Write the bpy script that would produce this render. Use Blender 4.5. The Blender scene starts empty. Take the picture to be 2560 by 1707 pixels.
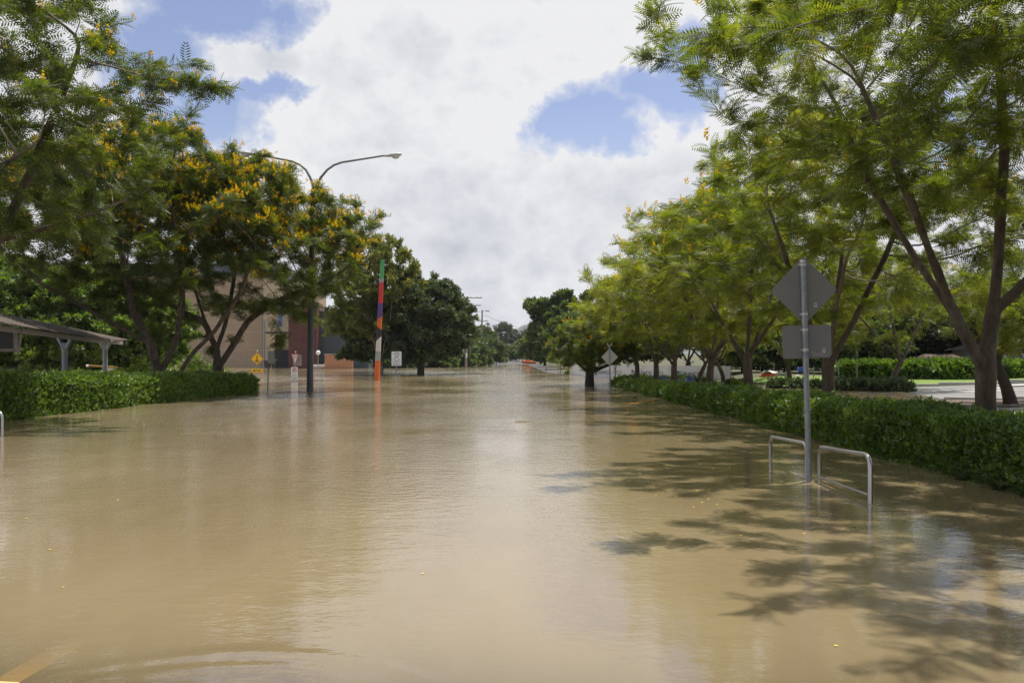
import bpy, math, random
import numpy as np
from mathutils import Vector, Matrix

# ------------------------------------------------------------------ camera, light, exposure
C = bpy.context.scene
COL = C.collection
F = 2133.0 / 2560.0           # focal length in picture widths
H = 1.65                      # eye height above the flood water
SUN_EL, SUN_AZ = 72.0, 42.0   # sun high, ahead and to the right

cam = bpy.data.cameras.new("camera")
cam.sensor_width = 36.0
cam.lens = 36.0 * F
cam.shift_y = 41.5 / 2560.0
cam.clip_start, cam.clip_end = 0.05, 8000.0
co = bpy.data.objects.new("camera", cam)
co.location = (0, 0, H)
co.rotation_euler = (math.radians(90), 0, 0)
COL.objects.link(co)
C.camera = co

sun = bpy.data.lights.new("sun", 'SUN')
sun.energy = 5.0
sun.angle = math.radians(0.53)
sun.color = (1.0, 0.95, 0.86)
so = bpy.data.objects.new("sun", sun)
el, az = math.radians(SUN_EL), math.radians(SUN_AZ)
SD = Vector((math.sin(az) * math.cos(el), math.cos(az) * math.cos(el), math.sin(el)))
so.rotation_euler = SD.to_track_quat('Z', 'Y').to_euler()
so.location = SD * 60
COL.objects.link(so)

C.view_settings.view_transform = 'Standard'
C.view_settings.look = 'None'
C.view_settings.exposure = 0.15
C.view_settings.gamma = 1.0
C.cycles.use_denoising = True
C.cycles.denoising_prefilter = 'NONE'
C.cycles.denoising_quality = 'HIGH'
C.cycles.use_adaptive_sampling = False
C.cycles.max_bounces = 8
C.cycles.diffuse_bounces = 3
C.cycles.glossy_bounces = 3
C.cycles.transmission_bounces = 4
C.cycles.transparent_max_bounces = 8
C.cycles.volume_bounces = 0
C.cycles.sample_clamp_indirect = 2.0


def nd(nt, typ, **kw):
    n = nt.nodes.new(typ)
    for k, v in kw.items():
        if k.startswith('i_'):
            key = k[2:]
            n.inputs[int(key) if key.isdigit() else key.replace('_', ' ')].default_value = v
        else:
            setattr(n, k, v)
    return n


def mth(nt, op, a, b=None, clamp=False):
    n = nt.nodes.new('ShaderNodeMath')
    n.operation = op
    n.use_clamp = clamp
    for i, x in enumerate((a, b)):
        if x is None:
            continue
        if isinstance(x, (int, float)):
            n.inputs[i].default_value = x
        else:
            nt.links.new(x, n.inputs[i])
    return n.outputs[0]


def ramp(nt, fac, stops, interp='LINEAR'):
    n = nt.nodes.new('ShaderNodeValToRGB')
    n.color_ramp.interpolation = interp
    e = n.color_ramp.elements
    while len(e) < len(stops):
        e.new(0.5)
    for k, (p, c) in enumerate(stops):
        e[k].position = p
        e[k].color = (*c, 1) if len(c) == 3 else c
    nt.links.new(fac, n.inputs[0])
    return n.outputs[0]


def mixc(nt, fac, a, b, typ='MIX'):
    n = nt.nodes.new('ShaderNodeMix')
    n.data_type = 'RGBA'
    n.blend_type = typ
    for s, x in ((n.inputs[0], fac), (n.inputs[6], a), (n.inputs[7], b)):
        if isinstance(x, (int, float)):
            s.default_value = x
        elif isinstance(x, tuple):
            s.default_value = (*x, 1) if len(x) == 3 else x
        else:
            nt.links.new(x, s)
    return n.outputs[2]


# ------------------------------------------------------------------ sky: blue with big cumulus
def build_world():
    w = bpy.data.worlds.new("World")
    C.world = w
    w.use_nodes = True
    nt = w.node_tree
    L = nt.links.new
    nt.nodes.clear()
    out = nd(nt, 'ShaderNodeOutputWorld')
    bg = nd(nt, 'ShaderNodeBackground')
    bg.inputs[1].default_value = 0.15
    sky = nd(nt, 'ShaderNodeTexSky')
    sky.sky_type = 'NISHITA'
    sky.sun_disc = False
    sky.sun_elevation = el
    sky.sun_rotation = az
    sky.air_density = 1.0
    sky.dust_density = 1.2
    sky.ozone_density = 2.0
    tc = nd(nt, 'ShaderNodeTexCoord')
    sep = nd(nt, 'ShaderNodeSeparateXYZ')
    L(tc.outputs['Generated'], sep.inputs[0])
    x, y, z = sep.outputs
    ys = mth(nt, 'MAXIMUM', mth(nt, 'ABSOLUTE', y), 0.2)
    u = mth(nt, 'DIVIDE', x, ys)
    v = mth(nt, 'DIVIDE', z, ys)
    # gaps of open blue between the cloud banks, each an ellipse of directions (u, v, radius u, radius v)
    gaps = []
    for px, py, rx, ry in ((560, 20, 230, 75), (400, 130, 150, 170), (500, 290, 170, 105), (650, 245, 105, 42),
                           (1480, 320, 190, 90), (1640, 235, 140, 68), (1350, 315, 80, 45), (1560, 385, 90, 55),
                           (1745, 200, 75, 125), (1945, 60, 100, 70), (2380, 320, 200, 120)):
        gaps.append(((px - 1280) / 2133, (895 - py) / 2133, rx / 2133, ry / 2133))
    # billowing edge noise, in direction space
    def noise(scale, detail, rough, loc=(0, 0, 0), sz=1.35, dist=0.0):
        mp = nd(nt, 'ShaderNodeMapping')
        mp.inputs['Scale'].default_value = (1, 1, sz)
        mp.inputs['Location'].default_value = loc
        L(tc.outputs['Generated'], mp.inputs[0])
        n = nd(nt, 'ShaderNodeTexNoise', i_Scale=scale, i_Detail=detail, i_Roughness=rough, i_Distortion=dist)
        L(mp.outputs[0], n.inputs['Vector'])
        return n.outputs[0]

    def puff(x):          # rounded billows with dark creases
        return mth(nt, 'SUBTRACT', 1.0, mth(nt, 'ABSOLUTE', mth(nt, 'MULTIPLY', mth(nt, 'SUBTRACT', x, 0.5), 3.2)))
    n1 = mth(nt, 'SUBTRACT', noise(5.5, 9.0, 0.62, dist=0.3), 0.5)
    p2 = puff(noise(10.0, 6.0, 0.52, (4, 2, 1), 1.3))
    p3 = puff(noise(34.0, 4.0, 0.5, (1, 5, 2), 1.2))
    n4 = mth(nt, 'SUBTRACT', noise(70.0, 5.0, 0.6), 0.5)
    wc = nd(nt, 'ShaderNodeTexNoise', i_Scale=7.0, i_Detail=7.0, i_Roughness=0.62)
    L(tc.outputs['Generated'], wc.inputs['Vector'])
    ws = nd(nt, 'ShaderNodeSeparateColor')
    L(wc.outputs['Color'], ws.inputs[0])
    u = mth(nt, 'ADD', u, mth(nt, 'MULTIPLY', mth(nt, 'SUBTRACT', ws.outputs[0], 0.5), 0.20))
    vw = mth(nt, 'ADD', v, mth(nt, 'MULTIPLY', mth(nt, 'SUBTRACT', ws.outputs[1], 0.5), 0.15))
    g = None
    for cu, cv, ru, rv in gaps:
        a = mth(nt, 'DIVIDE', mth(nt, 'SUBTRACT', u, cu), ru)
        b = mth(nt, 'DIVIDE', mth(nt, 'SUBTRACT', vw, cv), rv)
        d = mth(nt, 'SUBTRACT', 1.0, mth(nt, 'SQRT', mth(nt, 'ADD', mth(nt, 'MULTIPLY', a, a), mth(nt, 'MULTIPLY', b, b))))
        g = d if g is None else mth(nt, 'SMOOTH_MAX', g, d)
    for n in nt.nodes:
        if n.bl_idname == 'ShaderNodeMath' and n.operation == 'SMOOTH_MAX':
            n.inputs[2].default_value = 0.25
    front = mth(nt, 'GREATER_THAN', y, 0.12)
    # overhead and behind: plain broken cloud
    back = mth(nt, 'MULTIPLY', mth(nt, 'SUBTRACT', noise(2.2, 6.0, 0.55, sz=1.0), 0.50), 4.0)
    gm = nt.nodes.new('ShaderNodeMix')
    gm.data_type = 'FLOAT'
    L(front, gm.inputs[0]); L(back, gm.inputs[2]); L(mth(nt, 'MAXIMUM', g, -1.6), gm.inputs[3])
    edge = mth(nt, 'ADD', mth(nt, 'MULTIPLY', n1, 1.1), mth(nt, 'MULTIPLY', mth(nt, 'SUBTRACT', 0.62, p2), 0.55))
    edge = mth(nt, 'ADD', edge, mth(nt, 'ADD', mth(nt, 'MULTIPLY', mth(nt, 'SUBTRACT', 0.62, p3), 0.24), mth(nt, 'MULTIPLY', n4, 0.30)))
    blue = mth(nt, 'ADD', mth(nt, 'ADD', gm.outputs[0], 0.33), edge)
    bl = ramp(nt, blue, [(0.0, (0, 0, 0)), (0.28, (0.66, 0.66, 0.66)), (0.6, (1, 1, 1))])
    # cloud brightness: bright rims and billows, greyer bellies and lower bank
    br = mth(nt, 'ADD', mth(nt, 'MULTIPLY', noise(3.2, 7.0, 0.58, (3.1, 1.7, 0.4), 1.6), 1.35), mth(nt, 'MULTIPLY', p2, 0.52))
    br = mth(nt, 'ADD', br, mth(nt, 'MULTIPLY', p3, 0.16))
    br = mth(nt, 'ADD', br, mth(nt, 'MULTIPLY', mth(nt, 'MAXIMUM', blue, -0.5), 0.24))
    br = mth(nt, 'ADD', br, mth(nt, 'MULTIPLY', mth(nt, 'MINIMUM', v, 0.42), 0.16))
    for px, py, rx, ry, dk in ((1010, 195, 360, 80, 0.11), (640, 190, 120, 50, 0.10), (1450, 190, 160, 50, 0.10), (1040, 520, 420, 95, 0.08), (1250, 640, 420, 90, 0.06), (680, 450, 160, 70, 0.06), (1800, 480, 200, 90, 0.05)):
        a = mth(nt, 'DIVIDE', mth(nt, 'SUBTRACT', u, (px - 1280) / 2133), rx / 2133)
        b = mth(nt, 'DIVIDE', mth(nt, 'SUBTRACT', vw, (895 - py) / 2133), ry / 2133)
        e = mth(nt, 'EXPONENT', mth(nt, 'MULTIPLY', mth(nt, 'ADD', mth(nt, 'MULTIPLY', a, a), mth(nt, 'MULTIPLY', b, b)), -1.0))
        br = mth(nt, 'SUBTRACT', br, mth(nt, 'MULTIPLY', mth(nt, 'MULTIPLY', e, front), dk))
    cc = ramp(nt, mth(nt, 'MULTIPLY', br, 0.75), [(0.44, (3.2, 3.35, 3.72)), (0.72, (4.3, 4.4, 4.66)), (0.93, (5.15, 5.17, 5.28))])
    skyc = mixc(nt, 1.0, sky.outputs[0], (0.92, 0.80, 0.82), 'MULTIPLY')
    # thin veil softens the blue near the horizon
    veil = ramp(nt, v, [(0.0, (1, 1, 1)), (0.30, (0, 0, 0))])
    skyc = mixc(nt, mth(nt, 'MULTIPLY', veil, 0.7), skyc, (4.0, 4.4, 5.3))
    res = mixc(nt, bl, cc, skyc)
    L(res, bg.inputs[0])
    L(bg.outputs[0], out.inputs[0])


build_world()

# ------------------------------------------------------------------ helpers
rng = np.random.default_rng(7)


def at(px, py, Y):            # a point of the photograph at depth Y
    return ((px - 1280) / 2133 * Y, Y, H + (895 - py) / 2133 * Y)


def gr(px, py):               # a point of the photograph on the water
    Y = H * 2133 / (py - 895)
    return ((px - 1280) / 2133 * Y, Y)


def tagit(o, label=None, cat=None, group=None, kind=None):
    if label: o['label'] = label
    if cat: o['category'] = cat
    if group: o['group'] = group
    if kind: o['kind'] = kind
    return o


def thing(name, label, cat, loc=(0, 0, 0), rz=0.0, group=None):
    o = bpy.data.objects.new(name, None)
    o.empty_display_size = 0.2
    o.location = loc
    o.rotation_euler = (0, 0, rz)
    COL.objects.link(o)
    return tagit(o, label, cat, group)


def copy_tree(o, label, parent=None):
    c = o.copy()
    COL.objects.link(c)
    if parent is not None:
        c.parent = parent
    else:
        c['label'] = label
    for ch in list(o.children):
        copy_tree(ch, None, c)
    return c


def link_mesh(name, me, m, parent=None):
    o = bpy.data.objects.new(name, me)
    if m is not None:
        me.materials.append(m)
    COL.objects.link(o)
    if parent is not None:
        o.parent = parent
    return o


def mesh_np(name, V, Q, rnd=None, smooth=False):
    me = bpy.data.meshes.new(name)
    V = np.ascontiguousarray(V, dtype=np.float32)
    Q = np.ascontiguousarray(Q, dtype=np.int32)
    k = Q.shape[1]
    me.vertices.add(len(V)); me.vertices.foreach_set('co', V.ravel())
    me.loops.add(Q.size); me.loops.foreach_set('vertex_index', Q.ravel())
    me.polygons.add(len(Q))
    me.polygons.foreach_set('loop_start', np.arange(0, Q.size, k, dtype=np.int32))
    if smooth:
        me.polygons.foreach_set('use_smooth', np.ones(len(Q), dtype=bool))
    if rnd is not None:
        a = me.attributes.new('rnd', 'FLOAT', 'FACE')
        a.data.foreach_set('value', np.ascontiguousarray(rnd, dtype=np.float32))
    me.update(calc_edges=True)
    return me


class MB:
    """collects shapes for one mesh"""
    def __init__(s):
        s.v, s.f, s.s = [], [], []

    def add(s, vs, fs, smooth=False):
        b = len(s.v)
        s.v += [tuple(p) for p in vs]
        s.f += [tuple(i + b for i in q) for q in fs]
        s.s += [smooth] * len(fs)
        return s

    def box(s, c, d, rz=0.0, M=None):
        x, y, z = d[0] / 2, d[1] / 2, d[2] / 2
        vs = [Vector((i * x, j * y, k * z)) for k in (-1, 1) for i, j in ((-1, -1), (1, -1), (1, 1), (-1, 1))]
        R = M if M is not None else Matrix.Rotation(rz, 3, 'Z')
        vs = [R @ p + Vector(c) for p in vs]
        return s.add(vs, [(3, 2, 1, 0), (4, 5, 6, 7), (0, 1, 5, 4), (1, 2, 6, 5), (2, 3, 7, 6), (3, 0, 4, 7)])

    def tube(s, pts, r, n=10, caps=True):
        pts = [Vector(p) for p in pts]
        rs = r if isinstance(r, (list, tuple)) else [r] * len(pts)
        t0 = (pts[1] - pts[0]).normalized()
        ref = Vector((1, 0, 0)) if abs(t0.x) < 0.8 else Vector((0, 1, 0))
        a = (ref - t0 * ref.dot(t0)).normalized()
        vs, fs = [], []
        for i, p in enumerate(pts):
            if i == 0: t = t0
            elif i == len(pts) - 1: t = (pts[i] - pts[i - 1]).normalized()
            else: t = ((pts[i + 1] - p).normalized() + (p - pts[i - 1]).normalized()).normalized()
            a = (a - t * a.dot(t)).normalized()
            b = t.cross(a)
            vs += [p + (a * math.cos(2 * math.pi * k / n) + b * math.sin(2 * math.pi * k / n)) * rs[i] for k in range(n)]
        for i in range(len(pts) - 1):
            for k in range(n):
                fs.append((i * n + k, i * n + (k + 1) % n, (i + 1) * n + (k + 1) % n, (i + 1) * n + k))
        s.add(vs, fs, True)
        if caps:
            m = len(pts) - 1
            s.add(vs[:n], [tuple(range(n - 1, -1, -1))])
            s.add(vs[m * n:], [tuple(range(n))])
        return s

    def prism(s, poly, y0, y1):
        """polygon in x-z, thickness along y"""
        n = len(poly)
        vs = [(x, y0, z) for x, z in poly] + [(x, y1, z) for x, z in poly]
        fs = [tuple(range(n)), tuple(range(2 * n - 1, n - 1, -1))]
        fs += [((i + 1) % n, i, i + n, (i + 1) % n + n) for i in range(n)]
        return s.add(vs, fs)

    def sphere(s, c, r, nu=16, nv=10, sc=(1, 1, 1)):
        vs, fs = [], []
        for j in range(nv + 1):
            th = math.pi * j / nv
            for i in range(nu):
                ph = 2 * math.pi * i / nu
                vs.append((c[0] + r * sc[0] * math.sin(th) * math.cos(ph), c[1] + r * sc[1] * math.sin(th) * math.sin(ph), c[2] + r * sc[2] * math.cos(th)))
        for j in range(nv):
            for i in range(nu):
                fs.append((j * nu + i, (j + 1) * nu + i, (j + 1) * nu + (i + 1) % nu, j * nu + (i + 1) % nu))
        return s.add(vs, fs, True)

    def build(s, name, m, parent=None, bevel=0.0):
        me = bpy.data.meshes.new(name)
        me.from_pydata(s.v, [], s.f)
        me.polygons.foreach_set('use_smooth', s.s)
        me.update()
        o = link_mesh(name, me, m, parent)
        if bevel:
            b = o.modifiers.new('bevel', 'BEVEL')
            b.width = bevel; b.segments = 2; b.limit_method = 'ANGLE'
        return o


def round_rect(w, h, r, n=4):
    pts = []
    for cx, cz, a0 in ((w / 2 - r, h / 2 - r, 0), (-w / 2 + r, h / 2 - r, 90), (-w / 2 + r, -h / 2 + r, 180), (w / 2 - r, -h / 2 + r, 270)):
        for k in range(n + 1):
            a = math.radians(a0 + 90 * k / n)
            pts.append((cx + r * math.cos(a), cz + r * math.sin(a)))
    return pts


def diamond(hd, r=0.05):
    s = hd * math.sqrt(2)
    return [((x - z) / math.sqrt(2), (x + z) / math.sqrt(2)) for x, z in round_rect(s, s, r)]


def text_obj(name, txt, size, m, parent, loc, rz=0.0, sx=1.0):
    cu = bpy.data.curves.new(name, 'FONT')
    cu.body = txt
    cu.size = size
    cu.align_x = 'CENTER'; cu.align_y = 'CENTER'
    cu.extrude = 0.001
    tmp = bpy.data.objects.new(name, cu)
    COL.objects.link(tmp)
    dg = bpy.context.evaluated_depsgraph_get()
    me = bpy.data.meshes.new_from_object(tmp.evaluated_get(dg))
    bpy.data.objects.remove(tmp)
    me.materials.clear()
    o = link_mesh(name, me, m, parent)
    o.location = loc
    o.rotation_euler = (math.radians(90), 0, rz)
    o.scale = (sx, 1, 1)
    return o


# ------------------------------------------------------------------ materials
def mat(name, col, rough=0.7, var=0.12, scale=6.0, bump=0.0, metal=0.0, spec=0.5, stretch=(1, 1, 1), dirt=None):
    m = bpy.data.materials.new(name)
    m.use_nodes = True
    nt = m.node_tree
    L = nt.links.new
    b = nt.nodes['Principled BSDF']
    b.inputs['Roughness'].default_value = rough
    b.inputs['Metallic'].default_value = metal
    b.inputs['Specular IOR Level'].default_value = spec
    tc = nd(nt, 'ShaderNodeTexCoord')
    mp = nd(nt, 'ShaderNodeMapping')
    mp.inputs['Scale'].default_value = stretch
    L(tc.outputs['Object'], mp.inputs[0])
    nz = nd(nt, 'ShaderNodeTexNoise', i_Scale=scale, i_Detail=7.0, i_Roughness=0.62)
    L(mp.outputs[0], nz.inputs['Vector'])
    lo = tuple(c * (1 - var) for c in col)
    hi = tuple(min(1, c * (1 + var)) for c in col)
    c = ramp(nt, nz.outputs[0], [(0.3, lo), (0.7, hi)])
    if dirt:
        nz2 = nd(nt, 'ShaderNodeTexNoise', i_Scale=scale * 0.35, i_Detail=8.0, i_Roughness=0.7)
        L(mp.outputs[0], nz2.inputs['Vector'])
        f = ramp(nt, nz2.outputs[0], [(0.52, (0, 0, 0)), (0.68, (1, 1, 1))])
        c = mixc(nt, mth(nt, 'MULTIPLY', f, 0.6), c, dirt)
    L(c, b.inputs['Base Color'])
    if bump:
        bp = nd(nt, 'ShaderNodeBump', i_Strength=0.6, i_Distance=bump)
        L(nz.outputs[0], bp.inputs['Height'])
        L(bp.outputs[0], b.inputs['Normal'])
    return m


def leaf_mat(name, cols, trans=0.45, gloss=0.04):
    m = bpy.data.materials.new(name)
    m.use_nodes = True
    nt = m.node_tree
    L = nt.links.new
    nt.nodes.clear()
    out = nd(nt, 'ShaderNodeOutputMaterial')
    a = nd(nt, 'ShaderNodeAttribute', attribute_name='rnd')
    c = ramp(nt, a.outputs['Fac'], [(i / max(1, len(cols) - 1), k) for i, k in enumerate(cols)])
    d = nd(nt, 'ShaderNodeBsdfDiffuse')
    t = nd(nt, 'ShaderNodeBsdfTranslucent')
    g = nd(nt, 'ShaderNodeBsdfGlossy', i_Roughness=0.55)
    g.inputs[0].default_value = (1, 1, 1, 1)
    L(c, d.inputs[0])
    L(mixc(nt, 1.0, c, (1.5, 1.55, 0.7), 'MULTIPLY'), t.inputs[0])
    m1 = nd(nt, 'ShaderNodeMixShader'); m1.inputs[0].default_value = trans
    L(d.outputs[0], m1.inputs[1]); L(t.outputs[0], m1.inputs[2])
    m2 = nd(nt, 'ShaderNodeMixShader'); m2.inputs[0].default_value = gloss
    L(m1.outputs[0], m2.inputs[1]); L(g.outputs[0], m2.inputs[2])
    L(m2.outputs[0], out.inputs[0])
    return m


M = {}
M['bark'] = mat('bark', (0.092, 0.068, 0.048), 0.95, 0.55, 9.0, 0.06, stretch=(1, 1, 0.35), dirt=(0.19, 0.165, 0.14))
def twig_tone(m, pale, k):
    """thin twigs coloured paler than old limbs: young bark, plus a sunlit look painted in"""
    nt = m.node_tree
    b = nt.nodes['Principled BSDF']
    a = nd(nt, 'ShaderNodeAttribute', attribute_name='rnd')
    f = ramp(nt, a.outputs['Fac'], [(0.12, (k, k, k)), (0.55, (0, 0, 0))])
    c = mixc(nt, f, b.inputs['Base Color'].links[0].from_socket, pale)
    nt.links.new(c, b.inputs['Base Color'])


twig_tone(M['bark'], (0.30, 0.26, 0.21), 0.85)  # pale twig colour holds painted sunlight as well as young bark
M['bark_pale'] = mat('bark pale', (0.17, 0.14, 0.11), 0.9, 0.4, 6.0, 0.02, stretch=(1, 1, 0.35))
M['bark_dark'] = mat('bark dark', (0.05, 0.038, 0.028), 0.95, 0.4, 6.0, 0.03)
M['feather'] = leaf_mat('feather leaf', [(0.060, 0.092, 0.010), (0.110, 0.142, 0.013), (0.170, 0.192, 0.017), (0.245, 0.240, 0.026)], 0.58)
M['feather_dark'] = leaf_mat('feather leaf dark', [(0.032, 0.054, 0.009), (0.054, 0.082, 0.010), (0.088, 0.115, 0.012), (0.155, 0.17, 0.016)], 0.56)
M['broad_dark'] = leaf_mat('broad leaf dark', [(0.034, 0.058, 0.018), (0.052, 0.080, 0.022), (0.074, 0.106, 0.027), (0.11, 0.145, 0.032)], 0.32, 0.06)
M['broad_mid'] = leaf_mat('broad leaf mid', [(0.042, 0.072, 0.016), (0.066, 0.104, 0.020), (0.094, 0.134, 0.024), (0.135, 0.17, 0.03)], 0.4, 0.05)
M['broad_light'] = leaf_mat('broad leaf light', [(0.055, 0.10, 0.014), (0.09, 0.15, 0.018), (0.14, 0.20, 0.024), (0.19, 0.25, 0.03)], 0.45, 0.05)
M['olive'] = leaf_mat('olive leaf', [(0.07, 0.085, 0.016), (0.11, 0.125, 0.02), (0.155, 0.165, 0.024), (0.21, 0.19, 0.025)], 0.55)
M['gum'] = leaf_mat('gum leaf', [(0.035, 0.050, 0.022), (0.05, 0.066, 0.028), (0.07, 0.085, 0.034), (0.09, 0.10, 0.04)], 0.25, 0.05)
M['hedge'] = leaf_mat('hedge leaf', [(0.045, 0.085, 0.007), (0.082, 0.146, 0.010), (0.130, 0.205, 0.014), (0.185, 0.26, 0.02)], 0.42, 0.05)
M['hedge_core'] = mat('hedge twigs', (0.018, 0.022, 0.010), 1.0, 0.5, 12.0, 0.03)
M['flower'] = leaf_mat('yellow blossom', [(0.60, 0.36, 0.015), (0.70, 0.45, 0.015), (0.78, 0.55, 0.025)], 0.3, 0.0)
M['flower_orange'] = leaf_mat('orange blossom', [(0.6, 0.2, 0.01), (0.7, 0.33, 0.012), (0.72, 0.40, 0.02)], 0.3, 0.0)
M['tuft'] = leaf_mat('tuft blade', [(0.05, 0.075, 0.03), (0.08, 0.11, 0.04), (0.12, 0.15, 0.06)], 0.3)
M['steel'] = mat('brushed steel', (0.50, 0.48, 0.46), 0.30, 0.10, 30.0, 0.0, metal=1.0, stretch=(8, 8, 0.6))
M['galv'] = mat('galvanised post', (0.27, 0.28, 0.29), 0.5, 0.25, 18.0, 0.0, metal=0.55)
M['signback'] = mat('aluminium sign back', (0.215, 0.205, 0.195), 0.6, 0.07, 5.0, metal=0.15, dirt=(0.19, 0.18, 0.165))
M['bracket'] = mat('bright bracket', (0.5, 0.49, 0.47), 0.4, 0.1, 20.0, metal=0.6)
M['sticker'] = mat('white sticker', (0.6, 0.6, 0.58), 0.6, 0.05)
M['black'] = mat('black paint', (0.012, 0.012, 0.012), 0.5, 0.2)
M['pole_dark'] = mat('dark lamp pole paint', (0.040, 0.046, 0.048), 0.55, 0.25, 3.0, dirt=(0.075, 0.075, 0.07))
M['lamp_grey'] = mat('lamp housing', (0.52, 0.54, 0.54), 0.45, 0.06)
M['arm_grey'] = mat('lamp arm', (0.20, 0.21, 0.21), 0.5, 0.1)
M['glass'] = mat('lamp lens', (0.6, 0.62, 0.62), 0.15, 0.05)
M['yellow'] = mat('sign yellow', (0.85, 0.48, 0.012), 0.5, 0.06)
M['white'] = mat('white paint', (0.72, 0.72, 0.70), 0.5, 0.06, 4.0)
M['red'] = mat('sign red', (0.45, 0.06, 0.045), 0.5, 0.08)
M['pinkred'] = mat('faded sign red', (0.50, 0.17, 0.11), 0.55, 0.1)
M['tan'] = mat('tan render', (0.40, 0.295, 0.195), 0.9, 0.07, 0.6, 0.004, dirt=(0.33, 0.24, 0.16))
M['tan_light'] = mat('pale render', (0.50, 0.40, 0.265), 0.9, 0.07, 0.7)
M['joint'] = mat('panel joint', (0.48, 0.40, 0.31), 0.9, 0.05)
M['fascia'] = mat('blue grey fascia', (0.115, 0.145, 0.18), 0.6, 0.08, 1.0)
M['teal'] = mat('dark slate cladding', (0.050, 0.066, 0.074), 0.6, 0.10, 1.0)
M['trim'] = mat('pale roof trim', (0.36, 0.33, 0.30), 0.6, 0.06)
M['blue'] = mat('blue panel', (0.05, 0.13, 0.42), 0.5, 0.1)
M['dark'] = mat('dark opening', (0.016, 0.016, 0.017), 0.6, 0.2)
M['bin'] = mat('dark green bin', (0.022, 0.028, 0.028), 0.45, 0.15)
M['terracotta'] = mat('terracotta wall', (0.40, 0.19, 0.095), 0.9, 0.1, 1.0)
M['shelter_post'] = mat('grey blue painted post', (0.26, 0.28, 0.31), 0.5, 0.08)
M['timber_grey'] = mat('weathered beam', (0.20, 0.17, 0.15), 0.8, 0.2, 6.0)
M['boatwhite'] = mat('boat hull', (0.52, 0.47, 0.40), 0.4, 0.06)
M['orange'] = mat('orange paint', (0.68, 0.13, 0.012), 0.5, 0.06)
M['boom_yellow'] = mat('boom yellow', (0.24, 0.14, 0.012), 0.6, 0.15)
M['tape'] = mat('orange safety pipe', (0.65, 0.26, 0.02), 0.6, 0.12)
M['red_mesh'] = mat('orange red mesh', (0.62, 0.10, 0.05), 0.8, 0.35, 30.0, 0.02)
M['banner'] = mat('banner cloth', (0.50, 0.50, 0.50), 0.7, 0.07, 1.2, 0.01)
M['navy'] = mat('navy lettering', (0.03, 0.04, 0.10), 0.6, 0.1)
M['grn'] = mat('green lettering', (0.24, 0.34, 0.20), 0.6, 0.1)
M['tarp'] = mat('blue sack', (0.10, 0.17, 0.36), 0.45, 0.25, 4.0, 0.01)
M['kerb'] = mat('concrete kerb', (0.44, 0.42, 0.39), 0.9, 0.12, 8.0, 0.004)
M['lawn'] = mat('mown grass', (0.14, 0.215, 0.034), 0.95, 0.28, 3.0, 0.03)
M['mulch'] = mat('mulch', (0.15, 0.115, 0.09), 0.95, 0.4, 14.0, 0.04)
M['woodpole'] = mat('timber pole', (0.21, 0.18, 0.15), 0.85, 0.18, 5.0, stretch=(1, 1, 0.2))
M['wire'] = mat('wire', (0.10, 0.10, 0.10), 0.6, 0.1)
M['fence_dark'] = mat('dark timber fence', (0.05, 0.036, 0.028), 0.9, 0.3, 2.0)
M['roof_red'] = mat('red brown roof', (0.07, 0.035, 0.028), 0.8, 0.15, 2.0)
M['roof_pale'] = mat('pale roof', (0.26, 0.26, 0.26), 0.6, 0.06)
M['cream'] = mat('cream wall', (0.48, 0.46, 0.41), 0.8, 0.06)
M['petal'] = mat('yellow petal', (0.80, 0.55, 0.03), 0.6, 0.1)
M['stick'] = mat('driftwood', (0.42, 0.30, 0.17), 0.8, 0.2)
M['sheet'] = mat('white sheet', (0.62, 0.61, 0.60), 0.8, 0.06)
M['grey_panel'] = mat('grey panel', (0.22, 0.22, 0.22), 0.7, 0.12, 2.0)
M['hill'] = mat('wooded hill', (0.115, 0.135, 0.125), 1.0, 0.4, 0.06, 2.0)  # gum-tree grey green, with distance haze put into the base colour


def brick_mat():
    m = bpy.data.materials.new('dark red brick')
    m.use_nodes = True
    nt = m.node_tree
    L = nt.links.new
    b = nt.nodes['Principled BSDF']
    b.inputs['Roughness'].default_value = 0.85
    tc = nd(nt, 'ShaderNodeTexCoord')
    sp = nd(nt, 'ShaderNodeSeparateXYZ'); L(tc.outputs['Object'], sp.inputs[0])
    cb = nd(nt, 'ShaderNodeCombineXYZ')
    L(mth(nt, 'ADD', sp.outputs[0], sp.outputs[1]), cb.inputs[0]); L(sp.outputs[2], cb.inputs[1])
    br = nd(nt, 'ShaderNodeTexBrick', i_Scale=1.0, i_Mortar_Size=0.012, i_Brick_Width=0.46, i_Row_Height=0.17)
    br.inputs['Color1'].default_value = (0.125, 0.043, 0.034, 1)
    br.inputs['Color2'].default_value = (0.080, 0.031, 0.027, 1)
    br.inputs['Mortar'].default_value = (0.06, 0.042, 0.038, 1)
    L(cb.outputs[0], br.inputs['Vector'])
    nz = nd(nt, 'ShaderNodeTexNoise', i_Scale=0.7, i_Detail=4.0)
    L(tc.outputs['Object'], nz.inputs['Vector'])
    c = mixc(nt, 0.5, br.outputs[0], ramp(nt, nz.outputs[0], [(0.3, (0.7, 0.7, 0.7)), (0.7, (1.3, 1.2, 1.2))]), 'MULTIPLY')
    L(c, b.inputs['Base Color'])
    return m


M['brick'] = brick_mat()


def roof_mat():
    m = mat('weathered corrugated roof', (0.105, 0.085, 0.072), 0.9, 0.28, 2.2, 0.0, spec=0.1, dirt=(0.19, 0.165, 0.14))
    return m


M['shed_roof'] = roof_mat()


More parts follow.
